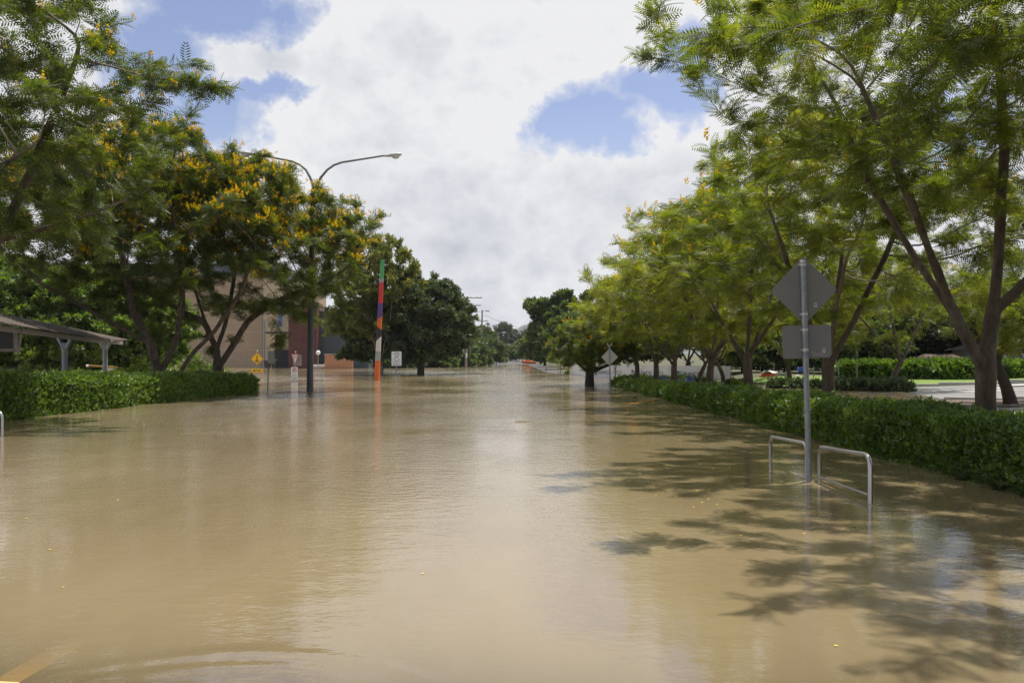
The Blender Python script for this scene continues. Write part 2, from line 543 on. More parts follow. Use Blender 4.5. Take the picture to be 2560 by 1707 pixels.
def asphalt_mat():
    m = mat('asphalt', (0.085, 0.083, 0.082), 0.9, 0.22, 0.9, 0.0, dirt=(0.12, 0.112, 0.10))
    nt = m.node_tree
    b = nt.nodes['Principled BSDF']
    tc = nd(nt, 'ShaderNodeTexCoord')
    nz = nd(nt, 'ShaderNodeTexNoise', i_Scale=90.0, i_Detail=3.0)
    nt.links.new(tc.outputs['Object'], nz.inputs['Vector'])
    bp = nd(nt, 'ShaderNodeBump', i_Strength=0.5, i_Distance=0.01)
    nt.links.new(nz.outputs[0], bp.inputs['Height'])
    nt.links.new(bp.outputs[0], b.inputs['Normal'])
    return m


M['asphalt'] = asphalt_mat()
M['carpark'] = mat('sun bleached asphalt', (0.205, 0.20, 0.195), 0.9, 0.12, 0.8, 0.003, dirt=(0.16, 0.15, 0.14))
M['earth'] = mat('earth and grass', (0.085, 0.085, 0.04), 0.95, 0.4, 0.4, 0.02)
M['line_yellow'] = mat('yellow road paint', (0.54, 0.42, 0.18), 0.8, 0.15, 12.0, dirt=(0.4, 0.3, 0.12))
M['line_white'] = mat('white road paint', (0.62, 0.61, 0.58), 0.8, 0.12, 6.0)


def water_mat():
    m = bpy.data.materials.new('muddy flood water')
    m.use_nodes = True
    nt = m.node_tree
    L = nt.links.new
    nt.nodes.clear()
    out = nd(nt, 'ShaderNodeOutputMaterial')
    tc = nd(nt, 'ShaderNodeTexCoord')
    sp = nd(nt, 'ShaderNodeSeparateXYZ'); L(tc.outputs['Object'], sp.inputs[0])

    def noise(scale, detail, rough, st, off=(0, 0, 0), rz=0.0):
        mp = nd(nt, 'ShaderNodeMapping')
        mp.inputs['Scale'].default_value = st
        mp.inputs['Location'].default_value = off
        mp.inputs['Rotation'].default_value = (0, 0, rz)
        L(tc.outputs['Object'], mp.inputs[0])
        n = nd(nt, 'ShaderNodeTexNoise', i_Scale=scale, i_Detail=detail, i_Roughness=rough)
        L(mp.outputs[0], n.inputs['Vector'])
        return n.outputs[0]
    small = noise(15.0, 3.0, 0.6, (0.85, 1.35, 1), rz=0.25)
    mid = noise(5.0, 3.0, 0.5, (0.8, 1.3, 1), (5, 2, 0), -0.2)
    swell = noise(0.5, 2.0, 0.5, (0.6, 1.2, 1), (1, 9, 0), 0.3)
    # gusts: patches where the ripples are stronger; the sheltered shallows in front are smoother
    gust = ramp(nt, noise(0.15, 4.0, 0.55, (1, 0.6, 1), (3, 3, 0)), [(0.40, (0.25, 0.25, 0.25)), (0.60, (1, 1, 1))])
    far = ramp(nt, mth(nt, 'DIVIDE', sp.outputs[1], 60.0), [(0.075, (0.14, 0.14, 0.14)), (0.15, (0.55, 0.55, 0.55)), (0.26, (1, 1, 1)), (0.8, (1.7, 1.7, 1.7))])
    calm = mth(nt, 'MULTIPLY', gust, far)
    hgt = mth(nt, 'ADD', mth(nt, 'MULTIPLY', mth(nt, 'MULTIPLY', small, 0.0085), calm),
              mth(nt, 'ADD', mth(nt, 'MULTIPLY', mth(nt, 'MULTIPLY', mid, 0.016), calm), mth(nt, 'MULTIPLY', swell, 0.012)))
    # low ripple running round the shallow edge in front
    xr_ = mth(nt, 'ADD', sp.outputs[0], 1.42)
    wob = mth(nt, 'MULTIPLY', mth(nt, 'SUBTRACT', swell, 0.5), 0.35)
    for off, amp in ((4.82, 0.006), (4.62, 0.004)):
        yr_ = mth(nt, 'DIVIDE', mth(nt, 'ADD', wob, mth(nt, 'SUBTRACT', sp.outputs[1], mth(nt, 'SUBTRACT', off, mth(nt, 'MULTIPLY', mth(nt, 'MULTIPLY', xr_, xr_), 0.40)))), 0.085)
        env = mth(nt, 'EXPONENT', mth(nt, 'MULTIPLY', mth(nt, 'ADD', mth(nt, 'MULTIPLY', yr_, yr_), mth(nt, 'MULTIPLY', xr_, xr_)), -1.0))
        hgt = mth(nt, 'ADD', hgt, mth(nt, 'MULTIPLY', env, amp))
    bp = nd(nt, 'ShaderNodeBump', i_Strength=1.0, i_Distance=1.0)
    L(hgt, bp.inputs['Height'])
    silt = noise(0.30, 6.0, 0.62, (1.2, 0.45, 1))
    col = ramp(nt, silt, [(0.3, (0.205, 0.154, 0.082)), (0.7, (0.285, 0.226, 0.136))])
    d = nd(nt, 'ShaderNodeBsdfDiffuse')
    L(col, d.inputs[0])
    tr = nd(nt, 'ShaderNodeBsdfTransparent')
    tr.inputs[0].default_value = (0.80, 0.68, 0.42, 1)
    # depth of the silt-laden water over the sloping road near the edge
    dep = mth(nt, 'ADD', mth(nt, 'MULTIPLY', mth(nt, 'SUBTRACT', sp.outputs[1], 4.04), 0.035),
              mth(nt, 'MULTIPLY', mth(nt, 'ADD', sp.outputs[0], 2.3), 0.004))
    dep = mth(nt, 'MAXIMUM', dep, 0.0)
    op = mth(nt, 'SUBTRACT', 1.0, mth(nt, 'EXPONENT', mth(nt, 'MULTIPLY', dep, -52.0)))
    body = nd(nt, 'ShaderNodeMixShader')
    L(op, body.inputs[0]); L(tr.outputs[0], body.inputs[1]); L(d.outputs[0], body.inputs[2])
    gl = nd(nt, 'ShaderNodeBsdfGlossy', i_Roughness=0.03)
    gl.inputs[0].default_value = (1, 1, 1, 1)
    L(bp.outputs[0], gl.inputs['Normal'])
    fr = nd(nt, 'ShaderNodeFresnel', i_IOR=1.55)
    L(bp.outputs[0], fr.inputs['Normal'])
    mx = nd(nt, 'ShaderNodeMixShader')
    L(fr.outputs[0], mx.inputs[0]); L(body.outputs[0], mx.inputs[1]); L(gl.outputs[0], mx.inputs[2])
    L(mx.outputs[0], out.inputs[0])
    return m


M['water'] = water_mat()

# ------------------------------------------------------------------ the lie of the land
def gz(X, Y):
    base = np.full(np.shape(X), -0.85)
    r = 0.035 * (4.04 - Y) - 0.004 * (X + 2.3)
    shore = 14.8 + (Y - 24.6) * 0.28
    e = np.minimum(0.035 * (X - shore), 0.9)
    n = np.where(X > 16.0, np.minimum(0.03 * (Y - 46.0), 0.5), -9)
    n2 = np.minimum(0.012 * (Y - 55.0), 0.5) - 0.05 * np.maximum(14.0 - X, 0)
    f = np.minimum(0.009 * (Y - 235.0), 6.0)
    w = np.minimum(0.02 * (-X - 55.0), 0.5)
    return np.maximum.reduce([base, r, e, n, n2, f, w])


def sheet(name, xs, ys, dz, m, mask=None, fn=gz):
    X, Y = np.meshgrid(xs, ys)
    Z = fn(X, Y) + dz
    V = np.stack([X, Y, Z], -1).reshape(-1, 3)
    nx, ny = len(xs), len(ys)
    i = np.arange(nx * ny).reshape(ny, nx)
    Q = np.stack([i[:-1, :-1], i[:-1, 1:], i[1:, 1:], i[1:, :-1]], -1).reshape(-1, 4)
    if mask is not None:
        cx = V[Q].mean(1)
        Q = Q[mask(cx[:, 0], cx[:, 1])]
    o = link_mesh(name, mesh_np(name, V, Q, smooth=True), m)
    return tagit(o, kind='structure')


A_ = np.arange
sheet('ground', np.concatenate([[-1150, -500, -200], A_(-100, 60.1, 2.0), [80, 120, 250, 600, 1150]]),
      np.concatenate([[-45, -30], A_(-12, 80, 2.0), A_(80, 420, 10.0), [500, 700, 1100, 1700]]), 0.0, M['earth'])
sheet('road', A_(-11, 6.3, 1.0), np.concatenate([A_(-12, 60, 1.0), A_(60, 700, 8.0)]), 0.006, M['asphalt'])
sheet('carpark', A_(9.5, 60.1, 0.75), A_(14, 47.1, 0.75), 0.006, M['carpark'])
sheet('lawn', A_(16, 60, 1.0), A_(48.2, 58.3, 1.0), 0.05, M['lawn'])
sheet('road_marking', np.array([-2.66, -2.585, -2.51]), A_(-8, 9.1, 0.5), 0.010, M['line_yellow'])

# the flood: one sheet of still, silty water
wv = [(-600, -14, 0), (600, -14, 0), (600, 740, 0), (-600, 740, 0)]
wm = bpy.data.meshes.new('water'); wm.from_pydata(wv, [], [(0, 1, 2, 3)]); wm.update()
tagit(link_mesh('water', wm, M['water']), kind='structure')

# painted chevrons, kerbs, island and footpath on the dry ground at right
def on_ground(pts, dz):
    return [(x, y, float(gz(np.array(x), np.array(y))) + dz) for x, y in pts]


mk = MB()
for poly in (((20.5, 41.6), (24.6, 42.2), (24.6, 42.9), (20.7, 42.0)), ((20.6, 39.9), (22.3, 39.4), (24.2, 39.8), (21.0, 40.35)),
             ((24.6, 40.2), (31, 41.2), (31, 41.5), (24.6, 40.5))):
    mk.add(on_ground(poly, 0.016), [(0, 1, 2, 3)])
tagit(mk.build('carpark_marking', M['line_white']), kind='structure')


def kerb(name, pts, w=0.16, h=0.13):
    k = MB()
    for a, b in zip(pts[:-1], pts[1:]):
        g0 = on_ground([a, b], 0)
        d = Vector((b[0] - a[0], b[1] - a[1], 0)); L = d.length
        ang = math.atan2(d.y, d.x)
        z = (g0[0][2] + g0[1][2]) / 2
        k.box(((a[0] + b[0]) / 2, (a[1] + b[1]) / 2, z + h / 2 - 0.1), (L - 0.02, w, h + 0.2), ang)
    return tagit(k.build(name, M['kerb'], bevel=0.02), kind='structure')


kerb('island_kerb', [(16.8, 33.2), (18.5, 32.0), (20.6, 31.3), (23.0, 31.0), (26.0, 31.0)])
kerb('lawn_kerb', [(20.2, 48.0), (24, 48.0), (28, 48.0), (33, 48.0), (38, 48.0), (44, 48.0)])
isl = MB()
ip = [(14.9, 29.2), (16.7, 33.0), (18.5, 31.85), (20.6, 31.15), (23.0, 30.85), (26.0, 30.85), (25.0, 27.2), (21, 27.0), (17.6, 27.4)]
isl.add(on_ground(ip, 0.045), [tuple(range(len(ip) - 1, -1, -1))])
tagit(isl.build('mulch_bed', M['mulch']), kind='structure')
fp = MB()
fp.add(on_ground([(25.0, 43.2), (40, 42.2), (40, 44.4), (25.4, 44.9)], 0.06), [(0, 1, 2, 3)])
tagit(fp.build('footpath', M['kerb']), kind='structure')

# distant wooded hill
hx = np.linspace(-500, 1080, 90)
hy = np.linspace(1080, 1660, 30)
def hill_fn(X, Y):
    c = np.exp(-(((X - 55) / 87) ** 2) - ((Y - 1300) / 188) ** 2) * 52 + np.exp(-(((X - 238) / 188) ** 2) - ((Y - 1370) / 188) ** 2) * 43
    return c + 2.8 * np.sin(X * 0.15) * np.cos(Y * 0.10) * (c / 50) + 1.2 * np.sin(X * 0.6 + Y * 0.28) * (c / 50) - 3
o = sheet('hill', hx, hy, 0.0, M['hill'], fn=hill_fn)

# ------------------------------------------------------------------ plants
def nrm(a):
    return a / np.maximum(np.linalg.norm(a, axis=-1, keepdims=True), 1e-9)


def scatter(T, TF, pos, xd, up, sc, r, rj=0.12):
    """N copies of a small spray of leaves (T, TF) with its own place, direction and size"""
    x = nrm(xd); z = nrm(up - (up * x).sum(-1, keepdims=True) * x); y = np.cross(z, x)
    R = np.stack([x, y, z], 1)
    V = np.einsum('vk,nkj->nvj', T, R) * sc[:, None, None] + pos[:, None, :]
    n, v = len(pos), len(T)
    Q = (TF[None] + (np.arange(n) * v)[:, None, None]).reshape(-1, TF.shape[1])
    rr = np.clip(np.repeat(r, len(TF)) + r_.normal(0, rj, n * len(TF)), 0, 1)
    return V.reshape(-1, 3), Q, rr


r_ = np.random.default_rng(11)


def leaf_quads(bases, tips, widths, up=(0, 0, 1), sag=0.0):
    b = np.array(bases, float); t = np.array(tips, float); w = np.array(widths, float)[:, None]
    d = nrm(t - b); s = nrm(np.cross(d, np.array(up, float)))
    m = b + (t - b) * 0.45
    m[:, 2] += sag
    V = np.stack([b, m + s * w, t, m - s * w], 1).reshape(-1, 3)
    return V, np.arange(len(V)).reshape(-1, 4)


def frond(pairs, wid):
    """bipinnate leaf: a drooping midrib carrying pairs of narrow leaflets; length 1 along x"""
    bs, ts, ws = [], [], []
    for i in range(pairs):
        t = 0.12 + 0.86 * i / (pairs - 1)
        L = 0.36 * (math.sin(math.pi * (0.18 + 0.72 * t)) ** 0.8)
        z = 0.10 * t - 0.34 * t * t
        for sgn in (-1, 1):
            bs.append((t, 0, z)); ts.append((t + 0.10 + 0.5 * L * 0.35, sgn * L, z - 0.05 - 0.10 * L)); ws.append(wid)
    bs.append((0.0, 0, 0)); ts.append((1.02, 0, -0.25)); ws.append(0.008)
    return leaf_quads(bs, ts, ws)


def cluster(n, ll, lw, spread=0.55, seed=1, droop=0.1):
    """a twig end with n simple leaves; length about 1 along x"""
    g = np.random.default_rng(seed)
    bs, ts, ws, V, Q = [], [], [], [], []
    for i in range(n):
        t = 0.15 + 0.85 * i / n
        a = 2.4 * i + g.normal(0, 0.3)
        b = np.array([t, 0.02 * math.cos(a), 0.02 * math.sin(a)])
        d = nrm(np.array([0.55 + 0.3 * g.random(), math.cos(a) * spread * 1.6, math.sin(a) * spread * 1.2 - droop]))
        up = nrm(g.normal(0, 0.6, 3) + np.array([0, 0, 1.2]))
        v, q = leaf_quads([b], [b + d * ll * (0.75 + 0.5 * g.random())], [lw * (0.8 + 0.4 * g.random())], up, 0.0)
        V.append(v); Q.append(q + 4 * i)
    return np.concatenate(V), np.concatenate(Q)


def panicle(n, seed, h=1.0, w=0.35, s=0.22):
    g = np.random.default_rng(seed)
    V, Q = [], []
    for i in range(n):
        t = g.random()
        a = g.random() * 6.28
        rr = w * (1 - 0.75 * t) * math.sqrt(g.random())
        b = np.array([t * h, rr * math.cos(a), rr * math.sin(a)])
        d = nrm(g.normal(0, 1, 3))
        v, q = leaf_quads([b - d * s / 2], [b + d * s / 2], [s * 0.42], nrm(g.normal(0, 1, 3)))
        V.append(v); Q.append(q + 4 * i)
    return np.concatenate(V), np.concatenate(Q)


T_FROND9, T_FROND6, T_FROND4 = frond(9, 0.032), frond(7, 0.042), frond(5, 0.060)
T_BROAD, T_BROADF = cluster(10, 0.55, 0.13, seed=3), cluster(7, 0.75, 0.20, seed=4)
T_GUM = cluster(8, 0.7, 0.07, seed=5, droop=0.8)
T_HEDGE = cluster(7, 0.62, 0.19, seed=6)
T_PAN = panicle(16, 8)


def colonise(seed, stems, blobs, n_att, step=0.32, kill=0.45, infl=5.0, iters=90, clump=7, cl_r=0.55, wiggle=0.12, low=0.42):
    """grow a branch skeleton from given stems towards foliage clumps filling the crown"""
    g = np.random.default_rng(seed)
    P, par = [], []
    for st in stems:
        pts = [np.array(p, float) for p in st['p']]
        last = st.get('from', -1)
        start = True
        for a, b in zip(pts[:-1], pts[1:]):
            n = max(1, int(np.linalg.norm(b - a) / step))
            for k in range(0 if (start and last == -1) else 1, n + 1):
                P.append(a + (b - a) * k / n + (g.normal(0, 0.018, 3) if k else 0)); par.append(last); last = len(P) - 1
            start = False
    A = []
    tot = sum(b[6] for b in blobs)
    for cx, cy, cz, rx, ry, rz, wgt, shell in blobs:
        m = int(n_att * wgt / tot / clump) + 1
        while m > 0:
            d = nrm(g.normal(0, 1, 3)); d[2] = abs(d[2]) if g.random() < 0.82 else -abs(d[2]) * low
            q = shell + (1 - shell) * g.random() ** 0.5
            c = np.array([cx, cy, cz]) + d * q * np.array([rx, ry, rz])
            A.append(c + g.normal(0, cl_r, (clump, 3)) * np.array([1, 1, 0.40]))
            m -= 1
    A = np.concatenate(A)
    P = np.array(P); par = list(par)
    bd = np.full(len(A), 1e9); bi = np.zeros(len(A), int)

    def upd(lo):
        nonlocal bd, bi
        if lo >= len(P): return
        D = np.linalg.norm(A[:, None] - P[None, lo:], axis=2)
        j = D.argmin(1); dm = D[np.arange(len(A)), j]
        t = dm < bd
        bd[t] = dm[t]; bi[t] = j[t] + lo
    upd(0)
    alive = np.ones(len(A), bool)
    nk = np.zeros(len(P), int)
    for it in range(iters):
        alive &= nk[bi] < 3
        act = alive & (bd < infl)
        if not act.any(): break
        ids = np.unique(bi[act])
        dirs = np.zeros((len(ids), 3))
        np.add.at(dirs, np.searchsorted(ids, bi[act]), nrm(A[act] - P[bi[act]]))
        dirs = nrm(nrm(dirs) + g.normal(0, wiggle, dirs.shape) + np.array([0, 0, 0.04]))
        new = P[ids] + dirs * step
        lo = len(P)
        nk[ids] += 1
        P = np.concatenate([P, new]); par += list(ids)
        nk = np.concatenate([nk, np.zeros(len(new), int)])
        upd(lo)
        alive &= bd > kill
    return P, np.array(par)


def branch_mesh(P, par, r0, tip=0.006, e=2.35, flare=1.0, base_ids=(0,)):
    n = len(P)
    kids = [[] for _ in range(n)]
    for i, p in enumerate(par):
        if p >= 0: kids[p].append(i)
    R = np.full(n, tip)
    for i in range(n - 1, -1, -1):
        if kids[i]:
            R[i] = (sum(R[k] ** e for k in kids[i])) ** (1 / e)
    # rescale so the trunk foot has the wanted radius while the twig ends stay thin
    k = math.log(r0 / tip) / max(1e-6, math.log(R[0] / tip))
    R = tip * (R / tip) ** k
    V, Fq, Fr = [], [], []
    done = np.zeros(n, bool)
    roots = [i for i in range(n) if par[i] < 0]
    stack = [(r, -1) for r in roots]
    b0 = 0
    while stack:
        s, pfrom = stack.pop()
        ch = [] if pfrom < 0 else [pfrom]
        c = s
        while True:
            ch.append(c)
            ks = sorted(kids[c], key=lambda q: -R[q])
            if not ks: break
            for q in ks[1:]:
                stack.append((q, c))
            c = ks[0]
        if len(ch) < 2: continue
        pts = P[ch]
        rad = R[ch].copy()
        if pfrom >= 0: rad[0] = min(rad[1] * 1.15, R[pfrom])
        else:
            for q in range(min(4, len(rad))):
                rad[q] *= 1 + 0.45 * flare * (1 - q / 4) ** 2
        sm = pts.copy()
        if len(ch) > 3:
            sm[1:-1] = 0.5 * pts[1:-1] + 0.25 * (pts[:-2] + pts[2:])
        m = 10 if rad.max() > 0.06 else (6 if rad.max() > 0.022 else 4)
        tg = np.gradient(sm, axis=0); tg = nrm(tg)
        a = nrm(np.cross(tg[0], [0.3, 0.9, 0.2]))
        ang = np.arange(m) * 2 * math.pi / m
        rings = []
        for q in range(len(ch)):
            a = nrm(a - tg[q] * (a @ tg[q])); b = np.cross(tg[q], a)
            rr = rad[q] * (1 + (r_.normal(0, 0.05, m) if m == 10 else 0))
            rings.append(sm[q] + (np.cos(ang) * rr)[:, None] * a + (np.sin(ang) * rr)[:, None] * b)
        V.append(np.concatenate(rings))
        idx = np.arange(len(ch) * m).reshape(len(ch), m) + b0
        nx = np.roll(idx, -1, axis=1)
        Fq.append(np.stack([idx[:-1], nx[:-1], nx[1:], idx[1:]], -1).reshape(-1, 4))
        Fr.append(np.repeat(rad[:-1], m))
        b0 += len(ch) * m
    return np.concatenate(V), np.concatenate(Fq), R, kids, np.concatenate(Fr)


def make_tree(seed, stems, blobs, n_att, r0, n_leaf, tmpl, size, leaf_m, bark_m, flower=0, flower_top=0.0, flower_m=None, flat=0.5,
              leaf_r=0.016, rbias=0.0, kill=0.45, step=0.32, clump=7, cl_r=0.55, fsize=(0.18, 0.30), infl=5.0, low=0.42, fcov=3):
    """returns the meshes of one tree: trunk with branches, crown, blossoms"""
    global r_
    r_ = np.random.default_rng(seed + 100)
    P, par = colonise(seed, stems, blobs, n_att, step=step, kill=kill, clump=clump, cl_r=cl_r, infl=infl, low=low)
    V, Q, R, kids, rad = branch_mesh(P, par, r0)
    tm = mesh_np('trunk', V, Q, np.clip(rad / 0.1, 0, 1), smooth=True)
    tm.materials.append(bark_m)
    tips = np.array([i for i in range(len(P)) if par[i] >= 0 and R[i] < leaf_r])
    dirs = nrm(P[tips] - P[par[tips]])
    w = np.array([2.2 if not kids[i] else 1.0 for i in tips]); w /= w.sum()
    pick = r_.choice(len(tips), n_leaf, p=w)
    pos = P[tips[pick]] - dirs[pick] * (r_.random(n_leaf) * step)[:, None] + r_.normal(0, 0.03, (n_leaf, 3))
    xd = dirs[pick] * 0.7 + r_.normal(0, 0.75, (n_leaf, 3)) * np.array([1, 1, 0.45])
    xd[:, 2] += 0.10
    up = np.array([0, 0, 1.0]) + r_.normal(0, 0.9 - 0.6 * flat, (n_leaf, 3))
    sc = r_.uniform(size[0], size[1], n_leaf)
    # leaf colour differs from limb to limb (young and old growth) and leaf to leaf
    cell = np.sin(pos @ np.array([1.3, 0.7, 1.1]) + seed) * np.sin(pos @ np.array([-0.8, 1.5, 0.6]) + 2 * seed)
    r = np.clip(0.42 + rbias + 0.20 * cell + r_.normal(0, 0.20, n_leaf), 0, 1)
    LV, LQ, lr = scatter(tmpl[0], tmpl[1], pos, xd, up, sc, r)
    cm = mesh_np('crown', LV, LQ, lr)
    cm.materials.append(leaf_m)
    fm = None
    if flower:
        tp = np.array([i for i in tips if not kids[i]])
        # flower heads stand where nothing of the crown rises above them
        z = P[tp]
        D = np.hypot(z[:, None, 0] - z[None, :, 0], z[:, None, 1] - z[None, :, 1])
        cov = ((D < 0.9) & (z[None, :, 2] > z[:, None, 2] + 0.55)).sum(1)
        ok = tp[(cov <= fcov) & (z[:, 2] > flower_top)]
        if len(ok):
            pk = r_.choice(ok, flower)
            n = flower
            pp = P[pk] + r_.normal(0, 0.20, (n, 3)) * np.array([1, 1, 0.5]) + np.array([0, 0, 0.03])
            xd = np.array([0, 0, 1.0]) + r_.normal(0, 0.35, (n, 3))
            FV, FQ, fr = scatter(T_PAN[0], T_PAN[1], pp, xd, r_.normal(0, 1, (n, 3)), r_.uniform(fsize[0], fsize[1], n), r_.random(n))
            fm = mesh_np('blossoms', FV, FQ, fr)
            fm.materials.append(flower_m)
    return tm, cm, fm


def plant_tree(meshes, name, label, cat, loc, rz=0.0, s=1.0, sz=None, group=None):
    t = thing(name, label, cat, loc, rz, group)
    t.scale = (s, s, sz or s)
    for nm, me in zip(('trunk', 'crown', 'blossoms'), meshes):
        if me is not None:
            o = bpy.data.objects.new(nm, me)
            COL.objects.link(o)
            o.parent = t
    return t


GR = 'feathery street trees behind the right hedge'
# --- right row, nearest tree with the forked trunk
X0, Y0 = 8.0, 14.4
stems = [
    {'p': [(0, 0, -0.6), (0.0, 0, 0.6), (-0.02, 0, 1.45)]},
    {'p': [(-0.02, 0, 1.45), (-0.55, -0.1, 2.3), (-1.0, -0.3, 3.1), (-1.7, -0.5, 4.6), (-2.3, -0.6, 6.0)], 'from': 6},
    {'p': [(-0.02, 0, 1.45), (0.22, 0.15, 2.4), (0.35, 0.2, 3.8), (0.5, 0.3, 5.6), (0.45, 0.5, 7.4)], 'from': 6},
    {'p': [(0.22, 0.15, 2.4), (0.9, -0.3, 3.3), (1.9, -0.8, 4.4), (2.8, -1.0, 5.8)], 'from': 6},
    {'p': [(-1.0, -0.3, 3.1), (-1.7, -0.8, 4.4), (-2.5, -1.1, 5.7)], 'from': 6},
    {'p': [(-0.55, -0.1, 2.3), (-0.95, 0.5, 3.4), (-1.6, 1.0, 4.9), (-2.0, 1.4, 6.4)], 'from': 6},
]


def stem_links(stems, step=0.32):
    """re-attach every stem to the nearest point already laid"""
    P = []
    for st in stems:
        pts = [np.array(p, float) for p in st['p']]
        if P:
            A = np.array(P)
            st['from'] = int(np.linalg.norm(A - pts[0], axis=1).argmin())
        start = 'from' not in st
        for a, b in zip(pts[:-1], pts[1:]):
            n = max(1, int(np.linalg.norm(b - a) / step))
            for k in range(0 if start else 1, n + 1):
                P.append(a + (b - a) * k / n)
            start = False
    return stems


stems = stem_links(stems)
NEAR = make_tree(21, stems, [(0.2, 0, 5.6, 4.6, 4.8, 4.6, 1.0, 0.30), (-3.9, -0.8, 6.3, 1.6, 1.4, 0.8, 0.16, 0.0), (-2.8, 0.6, 5.0, 1.6, 1.6, 0.9, 0.12, 0.0), (2.8, 0, 5.5, 4.0, 4.0, 4.0, 0.35, 0.3)],
                 2500, 0.165, 15000, T_FROND9, (0.20, 0.38), M['feather'], M['bark'], clump=9, cl_r=0.50, flower=60, flower_top=5.5, flower_m=M['flower'], kill=0.5, step=0.32)
t1 = plant_tree(NEAR, 'feathery_tree', 'tall feathery tree with a stout forked trunk at the near end of the right hedge', 'tree', (X0, Y0, 0), 0, 1.0, group=GR)
plant_tree(NEAR, 'feathery_tree', 'feathery tree at the right edge whose shadow dapples the water nearest the camera', 'tree', (8.9, 6.8, 0.1), 2.4, 0.98, group=GR)

def row_tree(seed, n_leaf, tm, size, fl, lean=0.0, rb=0.12):
    g = np.random.default_rng(seed)
    st = [{'p': [(0, 0, -0.6), (0.03, 0, 0.5), (0.05 + lean, 0, 1.6)]}]
    for k in range(5):
        a = 2 * math.pi * (k + g.random() * 0.5) / 5
        o = 0.9 + 0.5 * g.random()
        st.append({'p': [(0.05 + lean, 0, 1.35 + 0.25 * g.random()), (lean + o * 0.6 * math.cos(a), o * 0.6 * math.sin(a), 2.4), (lean + o * 1.5 * math.cos(a), o * 1.5 * math.sin(a), 3.6 + g.random())]})
    stem_links(st)
    return make_tree(seed, st, [(0, 0, 3.9, 4.2, 4.3, 3.1, 1.0, 0.40), (0.3, 0.2, 5.9, 2.4, 2.4, 2.0, 0.18, 0.2)], 1100, 0.15, n_leaf, tm, size,
                     M['feather'], M['bark'], low=0.52, clump=9, cl_r=0.52, flower=fl, flower_top=4.6, flower_m=M['flower'], kill=0.48, rbias=rb)


ROWB = row_tree(31, 7400, T_FROND9, (0.24, 0.42), 150, rb=0.02)
ROWC = row_tree(37, 7000, T_FROND6, (0.26, 0.44), 200, 0.15)
ROWD = row_tree(43, 6800, T_FROND4, (0.28, 0.46), 220, -0.1, rb=0.22)
for mset, Y, rz, s, sz, lab in (
        (ROWB, 21.6, 0.4, 1.05, 1.08, 'feathery tree standing directly behind the grey diamond and square sign plates'),
        (ROWC, 28.7, 1.9, 1.02, 1.04, 'wide feathery tree with a thick short trunk, just left of the red mesh'),
        (ROWD, 34.5, 3.0, 1.0, 1.02, 'slender feathery tree with a dark straight trunk in front of the last banner lettering'),
        (ROWC, 41.9, 4.3, 1.0, 0.98, 'pale barked feathery tree behind the right hedge beside the blue sacks'),
        (ROWB, 47.5, 5.2, 0.98, 0.95, 'feathery tree with a crooked side limb, next to the far end of the right hedge'),
        (ROWD, 54.5, 0.9, 0.98, 0.92, 'last feathery tree of the right row, just right of the far grey diamond sign')):
    plant_tree(mset, 'feathery_tree', lab, 'tree', (8.0, Y, 0), rz, s, sz, group=GR)

plant_tree(ROWB, 'feathery_tree', 'feathery tree beside the camera, only its lacy shadow reaching the near water', 'tree', (9.2, 0.6, 0.2), 1.2, 1.1, group=GR)

# low flame tree standing in the flood
st = stem_links([{'p': [(0, 0, -0.7), (0, 0, 0.3), (0.02, 0, 0.75)]}, {'p': [(0.02, 0, 0.75), (-0.5, 0.1, 1.15), (-1.1, 0.3, 1.8)]},
                 {'p': [(0.02, 0, 0.75), (0.7, -0.1, 1.05), (1.7, -0.3, 1.5), (2.6, -0.4, 1.8)]}, {'p': [(0.02, 0, 0.75), (0.1, 0.3, 1.4), (0.3, 0.4, 2.6)]}])
FLAME = make_tree(51, st, [(0.35, 0, 2.0, 2.3, 2.3, 2.0, 1.0, 0.2)], 480, 0.27, 5200, T_FROND4, (0.26, 0.42), M['feather_dark'], M['bark_dark'], flower=75, flower_top=2.0, flower_m=M['flower_orange'], kill=0.4, rbias=0.15)
X, Y = gr(1474, 964)
plant_tree(FLAME, 'flame_tree', 'low stout flame tree standing in the flood beside the far diamond sign', 'tree', (X, Y, 0), 0.0)

# --- left big trees
GL = 'flowering trees behind the left hedge'
st = stem_links([{'p': [(0, 0, -0.5), (0.1, 0.1, 1.6), (0.3, 0.2, 2.8)]}, {'p': [(0.3, 0.2, 2.8), (1.6, 0.6, 4.6), (2.7, 0.3, 6.6), (3.9, 0.2, 9.4)]},
                 {'p': [(0.3, 0.2, 2.8), (-0.8, 0.5, 4.8), (-1.6, 0.8, 7.0)]}, {'p': [(0.3, 0.2, 2.8), (1.2, -1.2, 4.2), (2.6, -2.2, 5.4), (4.4, -2.4, 6.4)]},
                 {'p': [(1.6, 0.6, 4.6), (3.0, 1.6, 5.3), (4.8, 2.2, 6.2)]}])
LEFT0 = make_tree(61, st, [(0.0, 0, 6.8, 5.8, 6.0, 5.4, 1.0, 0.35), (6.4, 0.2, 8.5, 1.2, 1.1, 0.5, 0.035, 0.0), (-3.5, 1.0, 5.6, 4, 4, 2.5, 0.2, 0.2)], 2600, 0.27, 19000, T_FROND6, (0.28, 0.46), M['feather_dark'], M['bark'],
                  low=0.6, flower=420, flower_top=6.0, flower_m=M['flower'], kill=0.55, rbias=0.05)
plant_tree(LEFT0, 'feathery_tree', 'huge dark feathery tree overhanging the left hedge at the left edge', 'tree', (-14.6, 21.0, 0), 0.0, group=GL)
